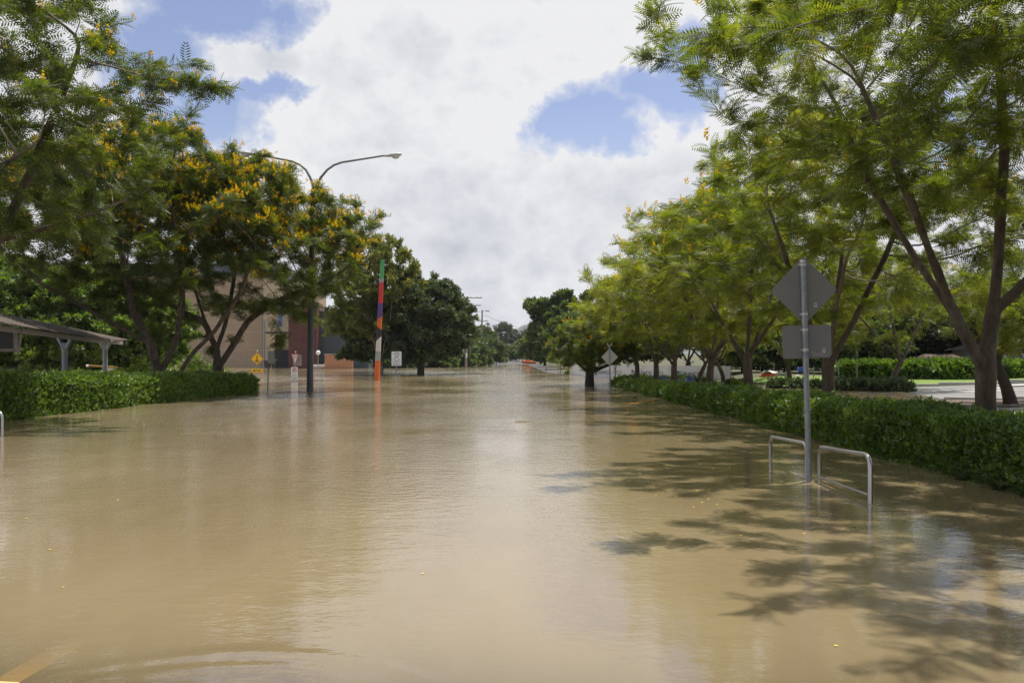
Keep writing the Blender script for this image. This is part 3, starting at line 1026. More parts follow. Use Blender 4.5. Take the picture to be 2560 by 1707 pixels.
st = stem_links([{'p': [(0, 0, -0.5), (-0.1, 0, 0.8), (-0.45, 0, 2.2), (-1.25, 0.1, 3.6), (-1.7, 0.2, 5.6), (-2.2, 0.4, 7.5)]},
                 {'p': [(-0.1, 0, 0.8), (0.5, 0.3, 2.4), (0.75, 0.6, 4.0), (0.4, 0.8, 6.2)]},
                 {'p': [(0.5, 0.3, 2.4), (0.95, -0.5, 3.6), (1.5, -1.3, 5.4)]},
                 {'p': [(-0.45, 0, 2.2), (-1.8, -0.6, 3.1), (-3.4, -1.0, 4.1), (-5.0, -1.2, 5.0)]},
                 {'p': [(0.55, -0.3, -0.5), (0.6, -0.3, 0.5), (1.35, -0.4, 1.7), (2.5, -0.5, 2.8), (3.6, -0.6, 4.4), (4.2, -0.4, 6.4)]}])
st[4].pop('from', None)
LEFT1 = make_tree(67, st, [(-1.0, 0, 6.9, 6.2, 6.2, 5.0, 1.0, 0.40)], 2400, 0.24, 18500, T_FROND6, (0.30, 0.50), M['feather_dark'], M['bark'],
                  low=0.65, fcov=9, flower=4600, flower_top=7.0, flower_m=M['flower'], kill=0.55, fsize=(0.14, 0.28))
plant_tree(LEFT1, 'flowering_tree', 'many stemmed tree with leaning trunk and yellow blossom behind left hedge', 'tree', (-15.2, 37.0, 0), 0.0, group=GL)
st = stem_links([{'p': [(0, 0, -0.5), (0.0, 0, 1.2), (-0.1, 0, 2.0)]}, {'p': [(-0.1, 0, 2.0), (-0.8, 0.4, 3.4), (-1.6, 0.8, 5.6)]},
                 {'p': [(0.0, 0, 1.2), (0.85, 0.0, 2.5), (1.4, -0.1, 3.4), (2.6, -0.3, 4.2), (4.6, -0.5, 5.0), (6.2, -0.5, 5.8)]},
                 {'p': [(-0.1, 0, 2.0), (0.3, 0.6, 3.8), (0.5, 1.0, 6.2)]}, {'p': [(-0.8, 0.4, 3.4), (-2.2, -0.6, 4.2), (-4.2, -1.0, 5.4)]}])
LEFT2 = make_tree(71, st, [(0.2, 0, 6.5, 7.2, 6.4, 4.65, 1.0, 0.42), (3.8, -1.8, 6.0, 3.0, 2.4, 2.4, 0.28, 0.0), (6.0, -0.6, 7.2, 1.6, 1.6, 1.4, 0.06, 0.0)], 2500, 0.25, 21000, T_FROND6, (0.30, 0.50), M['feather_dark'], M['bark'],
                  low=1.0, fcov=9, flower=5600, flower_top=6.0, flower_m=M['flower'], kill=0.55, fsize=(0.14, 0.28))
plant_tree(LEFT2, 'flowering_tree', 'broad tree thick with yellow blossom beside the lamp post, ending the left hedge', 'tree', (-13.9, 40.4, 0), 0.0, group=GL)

# --- olive green tree behind the painted pole
def bushy(seed, blobs, n_att, r0, n_leaf, tm, size, lm, bm, stems=None, **kw):
    g = np.random.default_rng(seed)
    st = stems
    if st is None:
        st = [{'p': [(0, 0, -0.6), (0, 0, 1.2)]}]
        for k in range(4):
            a = 1.57 * k + g.random()
            st.append({'p': [(0, 0, 1.0), (0.7 * math.cos(a), 0.7 * math.sin(a), 2.3), (1.6 * math.cos(a), 1.6 * math.sin(a), 4.0)]})
    stem_links(st)
    return make_tree(seed, st, blobs, n_att, r0, n_leaf, tm, size, lm, bm, **kw)


OLIVE = bushy(81, [(0, 0, 6.0, 4.2, 4.2, 5.6, 1.0, 0.25), (-1.5, 0, 3.5, 3.4, 3.0, 2.0, 0.3, 0.3)], 1100, 0.22, 4600, T_BROAD, (0.36, 0.56), M['olive'], M['bark_pale'], kill=0.5, leaf_r=0.02)
plant_tree(OLIVE, 'olive_green_tree', 'tall loose olive green tree rising behind the painted pole', 'tree', at(952, 895, 84)[:2] + (0,), 0.0, 1.05, 1.22)
DARK1 = bushy(83, [(0, 0, 4.6, 5.2, 5.0, 5.6, 1.0, 0.45), (2.8, 0, 3.2, 2.8, 3.0, 2.6, 0.25, 0.3), (-2.0, 0, 3.0, 2.6, 3, 2.4, 0.2, 0.3), (0, 0, 2.2, 4.6, 4.4, 1.6, 0.25, 0.4)], 1700, 0.34, 13000, T_BROAD, (0.38, 0.6), M['broad_dark'], M['bark_dark'], kill=0.5, leaf_r=0.022, flat=0.1)
X, Y = gr(1052, 936)
plant_tree(DARK1, 'dark_leafy_tree', 'dense dark leafy tree standing in the flood right of the parking sign', 'tree', (X, Y, 0), 0.0, 1.0, 1.0)
X, Y = gr(946, 931)
DARK2 = bushy(85, [(0, 0, 4.2, 4.6, 4.6, 4.6, 1.0, 0.45), (0, 0, 2.2, 4.4, 4.2, 1.6, 0.3, 0.4)], 1300, 0.25, 8500, T_BROADF, (0.45, 0.7), M['broad_dark'], M['bark_dark'], kill=0.55, leaf_r=0.022, flat=0.1)
plant_tree(DARK2, 'dark_leafy_tree', 'dark leafy tree half hidden behind the painted pole, in front of the terracotta wall', 'tree', (X, Y, 0), 1.0, 0.95, 1.0)
# right of the street
st = [{'p': [(0, 0, -0.6), (0, 0, 2.0)]}] + [{'p': [(0, 0, 1.6), (1.0 * math.cos(a), 1.0 * math.sin(a), 3.5), (2.6 * math.cos(a), 2.6 * math.sin(a), 6.5)]} for a in (0.3, 2.0, 3.3, 4.9)]
DARKR = bushy(87, [(0, 0, 5.2, 5.0, 5.0, 5.0, 1.0, 0.4), (-2.2, 0, 9.6, 3.0, 2.4, 2.0, 0.25, 0.2), (0.4, 0, 11.6, 1.0, 1.0, 2.4, 0.07, 0.0), (-4.6, 0, 10.4, 1.4, 1.4, 1.3, 0.06, 0), (3.0, 0, 8.6, 2.4, 2.4, 2.4, 0.2, 0.2), (4.4, 0, 11.6, 0.8, 0.8, 1.2, 0.04, 0), (0, 0, 2.2, 5, 5, 1.8, 0.25, 0.4)],
              1700, 0.35, 9500, T_BROADF, (0.55, 0.85), M['broad_mid'], M['bark'], stems=st, kill=0.6, leaf_r=0.024, flat=0.1, cl_r=0.6)
plant_tree(DARKR, 'dark_leafy_tree', 'tall dark leafy tree with ragged top shoots on the right side of the far street', 'tree', (8.8, 146.0, 0), 0.0, 1.04, 1.02)

# --- light leafy trees behind the shelter at left
LIGHT1 = bushy(91, [(0, 0, 4.0, 4.2, 3.6, 4.4, 1.0, 0.5), (0, 0, 1.8, 4.2, 3.6, 1.6, 0.4, 0.5)], 1200, 0.2, 8000, T_BROAD, (0.42, 0.62), M['broad_light'], M['bark_dark'], kill=0.5, leaf_r=0.022, flat=0.1)
LIGHT2 = bushy(93, [(0, 0, 3.6, 4.0, 3.6, 4.6, 1.0, 0.5), (0, 0, 1.6, 4.2, 3.6, 1.5, 0.4, 0.5)], 1200, 0.2, 8000, T_BROADF, (0.40, 0.60), M['broad_light'], M['bark_dark'], kill=0.5, leaf_r=0.022, flat=0.1)
GB = 'leafy trees beyond the flooded carpark at left'
for k, (ms, px, Y, rz, s, sz, lab) in enumerate((
        (LIGHT1, -70, 58, 0.0, 1.05, 1.08, 'bright leafy tree beyond the shelter at the very left edge'),
        (LIGHT2, 60, 60, 1.1, 1.1, 1.02, 'bright leafy tree right above the dark panel of the shelter'),
        (LIGHT1, 165, 61, 2.4, 1.0, 0.98, 'bright leafy tree behind the front post of the shelter'),
        (LIGHT2, 262, 63, 3.3, 1.05, 0.92, 'bright leafy tree behind the far post of the shelter'),
        (LIGHT1, 352, 66, 4.6, 1.0, 0.85, 'bright leafy tree behind the many stemmed flowering tree'))):
    plant_tree(ms, 'leafy_tree', lab, 'tree', at(px, 895, Y)[:2] + (0,), rz, s, sz, group=GB)

# --- trees of the second row and beyond on the right
GQ = 'trees across the flooded side road at right'
THIN = row_tree(97, 4600, T_FROND4, (0.28, 0.46), 90, 0.5)
for ms, px, Y, rz, s, sz, lab in (
        (THIN, 1746, 50.5, 0.2, 0.85, 0.85, 'leaning thin tree just right of the blue sacks'),
        (THIN, 1808, 57.5, 2.2, 0.9, 0.85, 'thin tree standing in front of the right end of the banner fence'),
        (THIN, 1976, 52.0, 3.9, 0.9, 0.88, 'thin tree between the red mesh pile and the white hoop'),
        (THIN, 2228, 43.5, 0.0, 0.95, 0.95, 'pale slender leaning tree in the low hedge by the dry carpark')):
    plant_tree(ms, 'slender_tree', lab, 'tree', at(px, 895, Y)[:2] + (0,), rz, s, sz, group=GQ)
st = stem_links([{'p': [(0.25, 0, -0.1), (0.1, 0, 0.6), (-0.35, 0, 1.5), (-0.55, 0, 1.75)]}, {'p': [(-0.45, 0, 1.6), (0.1, 0.1, 1.95), (0.9, 0.2, 2.1), (1.7, 0.2, 2.2)]},
                 {'p': [(0.1, 0.1, 1.95), (0.0, 0.3, 2.7), (0.5, 0.4, 3.4)]}, {'p': [(-0.55, 0, 1.75), (-0.9, 0.3, 2.6), (-0.8, 0.5, 3.4)]}])
CURV = make_tree(101, st, [(0.4, 0.3, 3.2, 2.8, 2.6, 2.0, 1.0, 0.3)], 420, 0.17, 3600, T_FROND6, (0.26, 0.42), M['feather'], M['bark_dark'], kill=0.45)
X, Y = 16.9, 29.3
plant_tree(CURV, 'crooked_tree', 'small crooked tree growing from the mulch bed behind the near forked tree', 'tree', (X, Y, float(gz(np.array(X), np.array(Y)))), 0.0)

GUM1 = bushy(103, [(0, 0, 7.0, 4.6, 4.6, 6.2, 1.0, 0.3), (2, 0, 5, 3, 3, 2.5, 0.25, 0.2)], 1000, 0.3, 3200, T_GUM, (0.7, 1.1), M['gum'], M['bark_pale'], kill=0.65, leaf_r=0.026, flat=0.1)
GUM2 = bushy(107, [(0, 0, 5.2, 5.0, 5.0, 4.8, 1.0, 0.4), (0, 0, 2.4, 4.8, 4.6, 1.8, 0.3, 0.4)], 1000, 0.3, 3600, T_BROADF, (0.65, 1.0), M['broad_mid'], M['bark_dark'], kill=0.65, leaf_r=0.026, flat=0.1)
BUSH = bushy(109, [(0, 0, 2.0, 3.0, 2.8, 2.6, 1.0, 0.4), (0, 0, 1.0, 3.0, 2.8, 1.0, 0.4, 0.5)], 700, 0.12, 2800, T_BROAD, (0.42, 0.66), M['broad_mid'], M['bark_dark'], kill=0.5, leaf_r=0.024, flat=0.1,
             stems=[{'p': [(0, 0, -0.6), (0, 0, 0.6)]}, {'p': [(0, 0, 0.4), (0.8, 0.3, 1.4)]}, {'p': [(0, 0, 0.4), (-0.8, -0.2, 1.5)]}])
GF = 'trees lining the far end of the flooded street'


def zt(x, y):
    return float(gz(np.array(float(x)), np.array(float(y))))


def far_tree(ms, nm, px, Y, rz, s, sz, lab, grp):
    x = (px - 1280) / 2133 * Y
    plant_tree(ms, nm, lab, 'tree', (x, Y, max(-0.6, zt(x, Y))), rz, s, sz, group=grp)


for a in ((GUM2, 'street_tree', 850, 176, 0.9, 1.0, 0.85, 'leafy tree behind the slate grey wing and the terracotta wall'),
          (GUM1, 'gum_tree', 900, 190, 2.1, 1.2, 0.95, 'grey green gum tree behind the olive green tree'),
          (GUM2, 'street_tree', 965, 165, 3.1, 1.0, 0.70, 'leafy tree behind the painted pole, filling the gap left of the parking sign'),
          (GUM2, 'street_tree', 1030, 172, 4.1, 1.05, 0.68, 'leafy tree directly behind the trunk of the dense dark tree'),
          (GUM2, 'street_tree', 1092, 180, 5.2, 1.0, 0.66, 'leafy tree behind the right side of the dense dark tree'),
          (GUM2, 'street_tree', 1140, 185, 0.3, 0.85, 0.75, 'leafy tree just behind the nearest timber power pole'),
          (BUSH, 'green_bush', 985, 150, 0.4, 1.5, 1.0, 'low bush at the waterline behind the parking sign'),
          (BUSH, 'green_bush', 1066, 152, 1.9, 1.6, 1.05, 'low bush at the waterline just right of the dense dark trunk'),
          (BUSH, 'green_bush', 1118, 160, 3.0, 1.6, 1.15, 'low bush at the waterline under the right side of the dense dark tree'),
          (BUSH, 'green_bush', 1176, 176, 1.3, 1.35, 1.35, 'rounded bush left of the second power pole at the water'),
          (BUSH, 'green_bush', 1222, 206, 2.0, 1.25, 1.5, 'yellow green bush right of the second power pole, leaning over the water'),
          (GUM2, 'street_tree', 1196, 240, 2.9, 1.15, 1.05, 'leafy tree between the second and third power poles'),
          (GUM1, 'gum_tree', 1262, 400, 0.0, 1.35, 1.28, 'tall pale gum tree at the end of the street, left of the hill'),
          (GUM2, 'street_tree', 1240, 420, 1.2, 1.2, 0.9, 'dark tree behind the grey street lamp at the end of the street'),
          (GUM2, 'street_tree', 1290, 330, 0.7, 1.0, 0.62, 'low tree mass behind the road at the end of the street'),
          (BUSH, 'green_bush', 1275, 300, 2.6, 1.5, 1.25, 'low bush at the far flood edge left of the orange boat'),
          (GUM1, 'gum_tree', 1322, 330, 2.0, 1.1, 0.92, 'flat topped gum tree just below the hill'),
          (GUM2, 'street_tree', 1338, 285, 3.8, 1.2, 0.92, 'dark street tree behind the orange boat'),
          (GUM2, 'street_tree', 1352, 215, 5.0, 1.0, 0.80, 'dark street tree right of the orange boat'),
          (GUM2, 'street_tree', 1362, 172, 2.2, 0.85, 0.74, 'street tree in front of the tall ragged tree, over the water'),
          (GUM2, 'street_tree', 1425, 118, 1.5, 0.72, 0.74, 'dark tree behind the red flowered shrub and the slim street sign')):
    far_tree(*a, GF)
GX = 'background trees beyond the banner fence and lawn'
for a in ((BUSH, 'background_bush', 1855, 68, 0.5, 0.7, 0.75, 'bush behind the right end of the banner fence'),
          (BUSH, 'background_bush', 1905, 70, 1.5, 0.75, 0.8, 'bush just behind the red mesh heap'),
          (BUSH, 'background_bush', 1960, 69, 2.5, 0.75, 0.7, 'bush behind the grey board box'),
          (BUSH, 'background_bush', 2015, 67, 3.5, 0.7, 0.75, 'bush behind the small blue site board'),
          (BUSH, 'background_bush', 2066, 64, 4.5, 0.7, 0.8, 'bush at the left end of the tall clipped hedge'),
          (GUM2, 'background_tree', 1590, 92, 0.1, 0.95, 0.75, 'dark tree behind the first banner panel'),
          (GUM1, 'background_tree', 1720, 96, 1.9, 0.95, 0.65, 'grey green tree behind the middle of the banner fence'),
          (GUM2, 'background_tree', 1880, 92, 3.1, 1.0, 0.68, 'dark tree behind the red mesh pile'),
          (GUM1, 'background_tree', 2010, 84, 4.1, 1.0, 0.66, 'grey green tree rising behind the square sign plate'),
          (GUM2, 'background_tree', 2120, 78, 0.9, 0.9, 0.62, 'dark tree behind the left part of the tall clipped hedge'),
          (GUM1, 'background_tree', 2240, 80, 5.3, 1.0, 0.68, 'grey green tree behind the middle of the tall clipped hedge'),
          (GUM2, 'background_tree', 2345, 86, 2.7, 1.0, 0.58, 'dark tree beside the red brown roof beyond the clipped hedge'),
          (GUM1, 'background_tree', 2450, 90, 0.4, 1.1, 0.72, 'grey green tree behind the near forked trunk'),
          (GUM2, 'background_tree', 2590, 76, 1.7, 1.1, 0.70, 'dark tree at the right edge beside the cream house')):
    far_tree(*a, GX)

# --- clipped hedges
def hedge(label, path, zt_, w, dens, lsize, group='clipped hedges', rb=0.0, zbase=-0.15, name='hedge', rough=0.05, mt='hedge'):
    """path: list of (x, y) of the front foot; w: width to the left of travel; zt_: heights along it"""
    global r_
    zt_ = [q - 0.16 for q in zt_]
    r_ = np.random.default_rng(int(abs(path[0][0] * 13 + path[0][1] * 7)))
    pts = np.array(path, float)
    zz = np.array(zt_, float)
    seg = np.linalg.norm(np.diff(pts, axis=0), axis=1)
    s = np.concatenate([[0], np.cumsum(seg)]); Ltot = s[-1]

    def frame(q):
        x = np.interp(q, s, pts[:, 0]); y = np.interp(q, s, pts[:, 1]); z = np.interp(q, s, zz)
        dx = np.interp(np.minimum(q + 0.2, Ltot), s, pts[:, 0]) - np.interp(np.maximum(q - 0.2, 0), s, pts[:, 0])
        dy = np.interp(np.minimum(q + 0.2, Ltot), s, pts[:, 1]) - np.interp(np.maximum(q - 0.2, 0), s, pts[:, 1])
        n = np.hypot(dx, dy); return x, y, z, dx / n, dy / n
    t = thing(name, label, 'hedge', (pts[0][0], pts[0][1], 0), group=group)
    org = np.array([pts[0][0], pts[0][1], 0])
    # inner twigs
    qs = np.linspace(0.08, Ltot - 0.08, max(3, int(Ltot / 0.8)))
    x, y, z, dx, dy = frame(qs)
    k = MB()
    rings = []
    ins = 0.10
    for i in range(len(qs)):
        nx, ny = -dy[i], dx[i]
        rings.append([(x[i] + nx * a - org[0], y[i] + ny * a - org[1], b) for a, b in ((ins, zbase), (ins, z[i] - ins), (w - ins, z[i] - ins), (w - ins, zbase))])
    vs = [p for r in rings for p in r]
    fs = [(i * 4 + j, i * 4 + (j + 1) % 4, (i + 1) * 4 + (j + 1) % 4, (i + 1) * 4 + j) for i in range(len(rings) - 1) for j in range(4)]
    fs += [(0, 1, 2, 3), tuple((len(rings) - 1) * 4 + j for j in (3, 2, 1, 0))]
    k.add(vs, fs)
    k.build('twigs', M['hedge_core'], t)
    # leaves on front, top, back and ends; density follows distance
    P, N, S = [], [], []
    for face, hgt in (('front', None), ('top', None), ('back', None), ('end0', None), ('end1', None)):
        zm = zz.mean() - zbase
        area = {'front': Ltot * zm, 'back': Ltot * zm * 0.4, 'top': Ltot * w, 'end0': w * zm, 'end1': w * zm}[face]
        n0 = int(area * dens[0] * 1.0)
        q = r_.random(n0) * Ltot
        if face == 'end0': q = np.zeros(n0)
        if face == 'end1': q = np.full(n0, Ltot)
        x, y, z, dx, dy = frame(q)
        d = np.hypot(x, y)
        keep = r_.random(n0) < np.clip((dens[1] / np.maximum(d, 1)) ** 1.5, 0.03, 1)
        if face.startswith('end'): keep = r_.random(n0) < np.clip((dens[1] / np.maximum(d, 1)) ** 1.5, 0.08, 1)
        x, y, z, dx, dy, d = (v[keep] for v in (x, y, z, dx, dy, d))
        n = len(x)
        nx, ny = -dy, dx
        h = r_.random(n) * (z - zbase) + zbase
        off = r_.normal(0, rough, n)
        bulge = 0.05 * np.sin(x * 1.7 + y * 1.1) + 0.04 * np.sin(x * 0.6 - y * 2.3)
        if face == 'front': p = np.stack([x - nx * (off + bulge), y - ny * (off + bulge), h], -1); nn = np.stack([-nx, -ny, 0 * nx + 0.35], -1)
        elif face == 'back': p = np.stack([x + nx * (w + off + bulge), y + ny * (w + off + bulge), h], -1); nn = np.stack([nx, ny, 0 * nx + 0.3], -1)
        elif face == 'top':
            a = r_.random(n) * w
            p = np.stack([x + nx * a, y + ny * a, z + off + bulge * 0.8], -1); nn = np.stack([0 * nx, 0 * nx, 0 * nx + 1], -1)
            sh = r_.random(n) < 0.06
            p[sh, 2] += r_.random(sh.sum()) * 0.09
        else:
            a = r_.random(n) * w; sg = -1 if face == 'end0' else 1
            p = np.stack([x + nx * a + dx * sg * (off), y + ny * a + dy * sg * off, h], -1); nn = np.stack([dx * sg, dy * sg, 0 * nx + 0.3], -1)
        P.append(p); N.append(nn); S.append(lsize * r_.uniform(0.75, 1.25, n) * np.clip((d / dens[1]) ** 0.75, 1, 5))
    P, N, S = np.concatenate(P) - org, np.concatenate(N), np.concatenate(S)
    n = len(P)
    xd = N + r_.normal(0, 0.65, (n, 3)); xd[:, 2] += 0.15
    up = np.array([0, 0, 1.0]) + 0.4 * N + r_.normal(0, 0.4, (n, 3))
    cell = np.sin(P @ np.array([1.1, 0.9, 2.0])) * np.sin(P @ np.array([-0.5, 1.3, 3.0]))
    r = np.clip(0.40 + rb + 0.20 * cell + r_.normal(0, 0.22, n), 0, 1)
    V, Q, rr = scatter(T_HEDGE[0], T_HEDGE[1], P, xd, up, S, r)
    link_mesh('leaves', mesh_np('leaves', V, Q, rr), M[mt], t)
    return t


# right: runs beside the road away from the camera (its front faces the road)
hedge('long low clipped hedge running along the right side of the flooded road', [(6.25, 52.5), (6.28, 40), (6.3, 30), (6.28, 20), (6.25, 12), (6.25, 7.5)][::1],
      [0.30, 0.42, 0.60, 0.75, 0.86, 0.90], 1.15, (1500, 14.0), 0.085)
hedge('tall thick clipped hedge on the left with its end at the yellow crossing sign', [(-13.5, 18.5), (-13.5, 22.6), (-13.2, 28), (-13.15, 32), (-12.75, 37), (-12.1, 40.2)],
      [1.24, 1.21, 1.10, 1.02, 0.92, 0.82], 1.2, (750, 26.0), 0.12)
hedge('low hedge behind the right row of trees, in front of the banner fence', [(7.6, 57.5), (9.4, 55.0), (11.0, 54.2), (12.7, 53.0)][::-1], [0.30, 0.30, 0.28, 0.25], -0.9 * -1, (260, 30), 0.17)
hedge('short low hedge just right of the black bollard', [(14.0, 50.0), (12.9, 50.6)], [0.26, 0.24], 0.9, (260, 30), 0.17, mt='feather_dark')
hedge('low hedge in front of the red mesh pile', [(18.2, 46.0), (16.0, 46.6), (14.5, 47.4)], [0.32, 0.36, 0.34], 0.9, (260, 30), 0.17, mt='broad_dark')
hedge('low dark hedge with a rounded end at the edge of the dry carpark', [(19.9, 43.2), (18.4, 43.5), (16.6, 44.2)], [0.50, 0.52, 0.42], 1.1, (260, 30), 0.17, mt='broad_dark')
hedge('tall clipped hedge with a bright top beyond the lawn', [(44, 56.5), (34, 56.3), (27, 56.0), (21.5, 56.2)], [1.36, 1.34, 1.30, 1.30], 1.6, (220, 34), 0.22, zbase=0.1)

# --- shrubs, tufts, sapling
def shrub(label, loc, rx, ry, rz_, n, size, m, name='shrub', seed=3, tm=None):
    global r_
    r_ = np.random.default_rng(seed)
    d = nrm(r_.normal(0, 1, (n, 3))); d[:, 2] = np.abs(d[:, 2])
    q = r_.random(n) ** 0.4
    bump = 1 + 0.18 * np.sin(d[:, 0] * 7 + seed) * np.sin(d[:, 1] * 6 + d[:, 2] * 5)
    p = d * (q * bump)[:, None] * np.array([rx, ry, rz_])
    xd = d + r_.normal(0, 0.6, (n, 3)); up = np.array([0, 0, 1.0]) + r_.normal(0, 0.5, (n, 3))
    r = np.clip(0.5 + r_.normal(0, 0.25, n), 0, 1)
    tm = tm or T_BROAD
    V, Q, rr = scatter(tm[0], tm[1], p, xd, up, r_.uniform(size[0], size[1], n), r)
    t = thing(name, label, 'shrub', loc)
    link_mesh('leaves', mesh_np('leaves', V, Q, rr), M[m], t)
    k = MB()
    for i in range(7):
        a = i * 0.9 + seed
        k.tube([(0, 0, -0.4), (rx * 0.25 * math.cos(a), ry * 0.25 * math.sin(a), rz_ * 0.35), (rx * 0.6 * math.cos(a), ry * 0.6 * math.sin(a), rz_ * 0.72)], [0.025, 0.018, 0.008], 5)
    k.build('stems', M['bark_dark'], t)
    return t


shrub('bright yellow green shrub behind the hedge between the leaning trunk and the lamp post tree', (-17.0, 46.0, 0), 1.75, 1.3, 1.5, 620, (0.22, 0.36), 'broad_light', seed=5)
shrub('small bright shrub behind the hedge at the foot of the many stemmed tree', (-17.4, 39.5, 0), 1.5, 1.0, 1.18, 420, (0.2, 0.32), 'broad_light', seed=6)
shrub('bright shrub tips showing over the hedge between the shelter posts', (-18.0, 32.5, 0), 1.6, 0.8, 1.22, 380, (0.2, 0.3), 'broad_light', seed=7)
shrub('bright low shrub over the hedge beside the blue rail', (-17.6, 30.0, 0), 1.5, 0.8, 1.24, 380, (0.2, 0.3), 'broad_light', seed=8)
X, Y = gr(1424, 934.5)
sh = shrub('small green shrub with red flowers at the corner of the white fence', (X, Y, 0), 0.45, 0.4, 0.42, 170, (0.16, 0.26), 'broad_light', seed=9, name='flowering_shrub')
FV, FQ, fr = scatter(T_PAN[0], T_PAN[1], np.array([[-0.1, -0.1, 0.42], [0.0, 0, 0.5], [0.08, -0.1, 0.45]]), np.tile([0.1, 0, 1.0], (3, 1)), np.tile([0, 1.0, 0], (3, 1)), np.full(3, 0.3), np.array([0.1, 0.2, 0.3]))
fo = link_mesh('flower_head', mesh_np('flower_head', FV, FQ), M['red_mesh'], sh)


def tuft(label, loc, n, ln, seed):
    g = np.random.default_rng(seed)
    k_v, k_q = [], []
    for i in range(n):
        a = g.random() * 6.28; e = g.uniform(0.5, 1.35); L = ln * g.uniform(0.6, 1.1); w = 0.006 + 0.005 * g.random()
        d = np.array([math.cos(a) * math.cos(e), math.sin(a) * math.cos(e), math.sin(e)])
        sd = np.array([-math.sin(a), math.cos(a), 0]) * w
        b = len(k_v)
        for j in range(4):
            t = j / 3
            p = d * L * t + np.array([math.cos(a), math.sin(a), -1.1]) * 0.35 * L * t * t
            ww = sd * (1 - 0.85 * t)
            k_v += [p - ww, p + ww]
        k_q += [(b + 2 * j, b + 2 * j + 1, b + 2 * j + 3, b + 2 * j + 2) for j in range(3)]
    t = thing('grass_tuft', label, 'plant', loc, group='strappy tufts at the hedge foot')
    link_mesh('leaves', mesh_np('leaves', np.array(k_v), np.array(k_q), np.repeat(g.random(n), 3)), M['tuft'], t)
    return t


tuft('largest strappy grass tuft at the foot of the right hedge', (6.14, 10.75, -0.02), 110, 0.40, 3)
tuft('smaller strappy grass tuft at the right hedge foot, farther in', (6.10, 11.55, -0.03), 80, 0.34, 4)
tuft('strappy grass tuft at the hedge foot half cut off by the right picture edge', (6.12, 10.15, -0.02), 80, 0.36, 5)

X, Y = gr(1403, 936)
SAP = make_tree(111, stem_links([{'p': [(0, 0, -0.6), (0.0, 0, 1.0), (0.05, 0, 1.7)]}]), [(0, 0, 1.35, 0.55, 0.5, 0.6, 1.0, 0.0)], 60, 0.03, 130, T_BROAD, (0.26, 0.4), M['broad_light'], M['bark_pale'], kill=0.2, step=0.18, clump=4, cl_r=0.2, leaf_r=0.03)
plant_tree(SAP, 'sapling', 'bright green sapling beside the slim street sign on the right', 'tree', (X - 0.25, Y + 1.2, 0), 0.0)

# ------------------------------------------------------------------ street furniture, near
def arc(c, r, a0, a1, n, f):
    return [f(c[0] + r * math.cos(math.radians(a0 + (a1 - a0) * k / n)), c[1] + r * math.sin(math.radians(a0 + (a1 - a0) * k / n))) for k in range(n + 1)]


def bike_rail(label, a, b, za, zb, low=True):
    """hoop between a (far) and b (near): two legs, rounded corners, a low cross bar"""
    a = Vector((a[0], a[1], 0)); b = Vector((b[0], b[1], 0))
    t = thing('bike_rail', label, 'bike rail', a, group='steel bike rails')
    L = (b - a).length; d = (b - a).normalized()
    hoop = [(0, -0.6)]
    r = 0.14
    hoop += [(0, za - r)] + [(r - r * math.cos(math.radians(q)), za - r + r * math.sin(math.radians(q))) for q in (22, 45, 67, 90)]
    hoop += [(L - r + r * math.sin(math.radians(q)), zb - r + r * math.cos(math.radians(q))) for q in (0, 22, 45, 67, 90)] + [(L, -0.6)]
    k = MB()
    k.tube([(d.x * s, d.y * s, z) for s, z in hoop], 0.027, 14)
    k.build('hoop', M['steel'], t)
    if low:
        j = MB()
        j.tube([(d.x * 0.02, d.y * 0.02, low[0]), (d.x * (L - 0.02), d.y * (L - 0.02), low[1])], 0.017, 10)
        j.build('cross_bar', M['steel'], t)
    return t


bike_rail('steel bike rail standing in the water in front of the sign post, nearer the camera', (4.15, 11.52), (4.08, 9.72), 0.46, 0.54, (0.045, 0.085))
bike_rail('steel bike rail standing in the water just behind the sign post', (4.12, 13.60), (4.06, 11.75), 0.41, 0.47, (-0.03, 0.0))
X, Y = gr(6, 1094)
bike_rail('steel bike rail cut off by the left picture edge, in front of the hedge', (X - 1.5, Y + 0.3), (X, Y), 0.50, 0.55, (0.0, 0.0))

# near sign seen from behind
X, Y = gr(2023, 1203)
t = thing('road_sign', 'back of a grey diamond sign above a square plate near the bike rails', 'road sign', (X, Y, 0))
lean = Matrix.Rotation(math.radians(-1.65), 4, 'Y')
k = MB(); k.tube([(0, 0, -0.7), (0, 0, 0.4), (0, 0, 2.93)], 0.037, 16); p = k.build('post', M['galv'], t)
k = MB(); k.tube([(0, 0, 2.93), (0, 0, 2.965)], [0.042, 0.030], 16); k.build('cap', M['bracket'], p)
k = MB(); k.prism(diamond(0.455, 0.05), 0.048, 0.052); d1 = k.build('diamond_plate', M['signback'], t); d1.location = (0.02, 0, 2.56)
k = MB(); k.prism(round_rect(0.655, 0.445, 0.045), 0.048, 0.052); d2 = k.build('square_plate', M['signback'], t); d2.location = (0.04, 0, 1.87)
for z in (2.90, 2.24, 2.03, 1.76):
    k = MB()
    k.tube([(0, 0, z - 0.016), (0, 0, z + 0.016)], 0.043, 16)
    k.box((0, 0.032, z), (0.10, 0.03, 0.03))
    k.build('clamp', M['bracket'], t, bevel=0.003)
for par, (x, z) in ((d1, (0.15, -0.20)), (d2, (0.225, -0.125))):
    k = MB(); k.box((x, 0.0462, z), (0.036, 0.0016, 0.052)); s_ = k.build('sticker', M['sticker'], par)
    k = MB(); k.box((x, 0.0447, z + 0.003), (0.016, 0.0012, 0.022)); k.build('sticker_mark', M['black'], par)
k = MB()
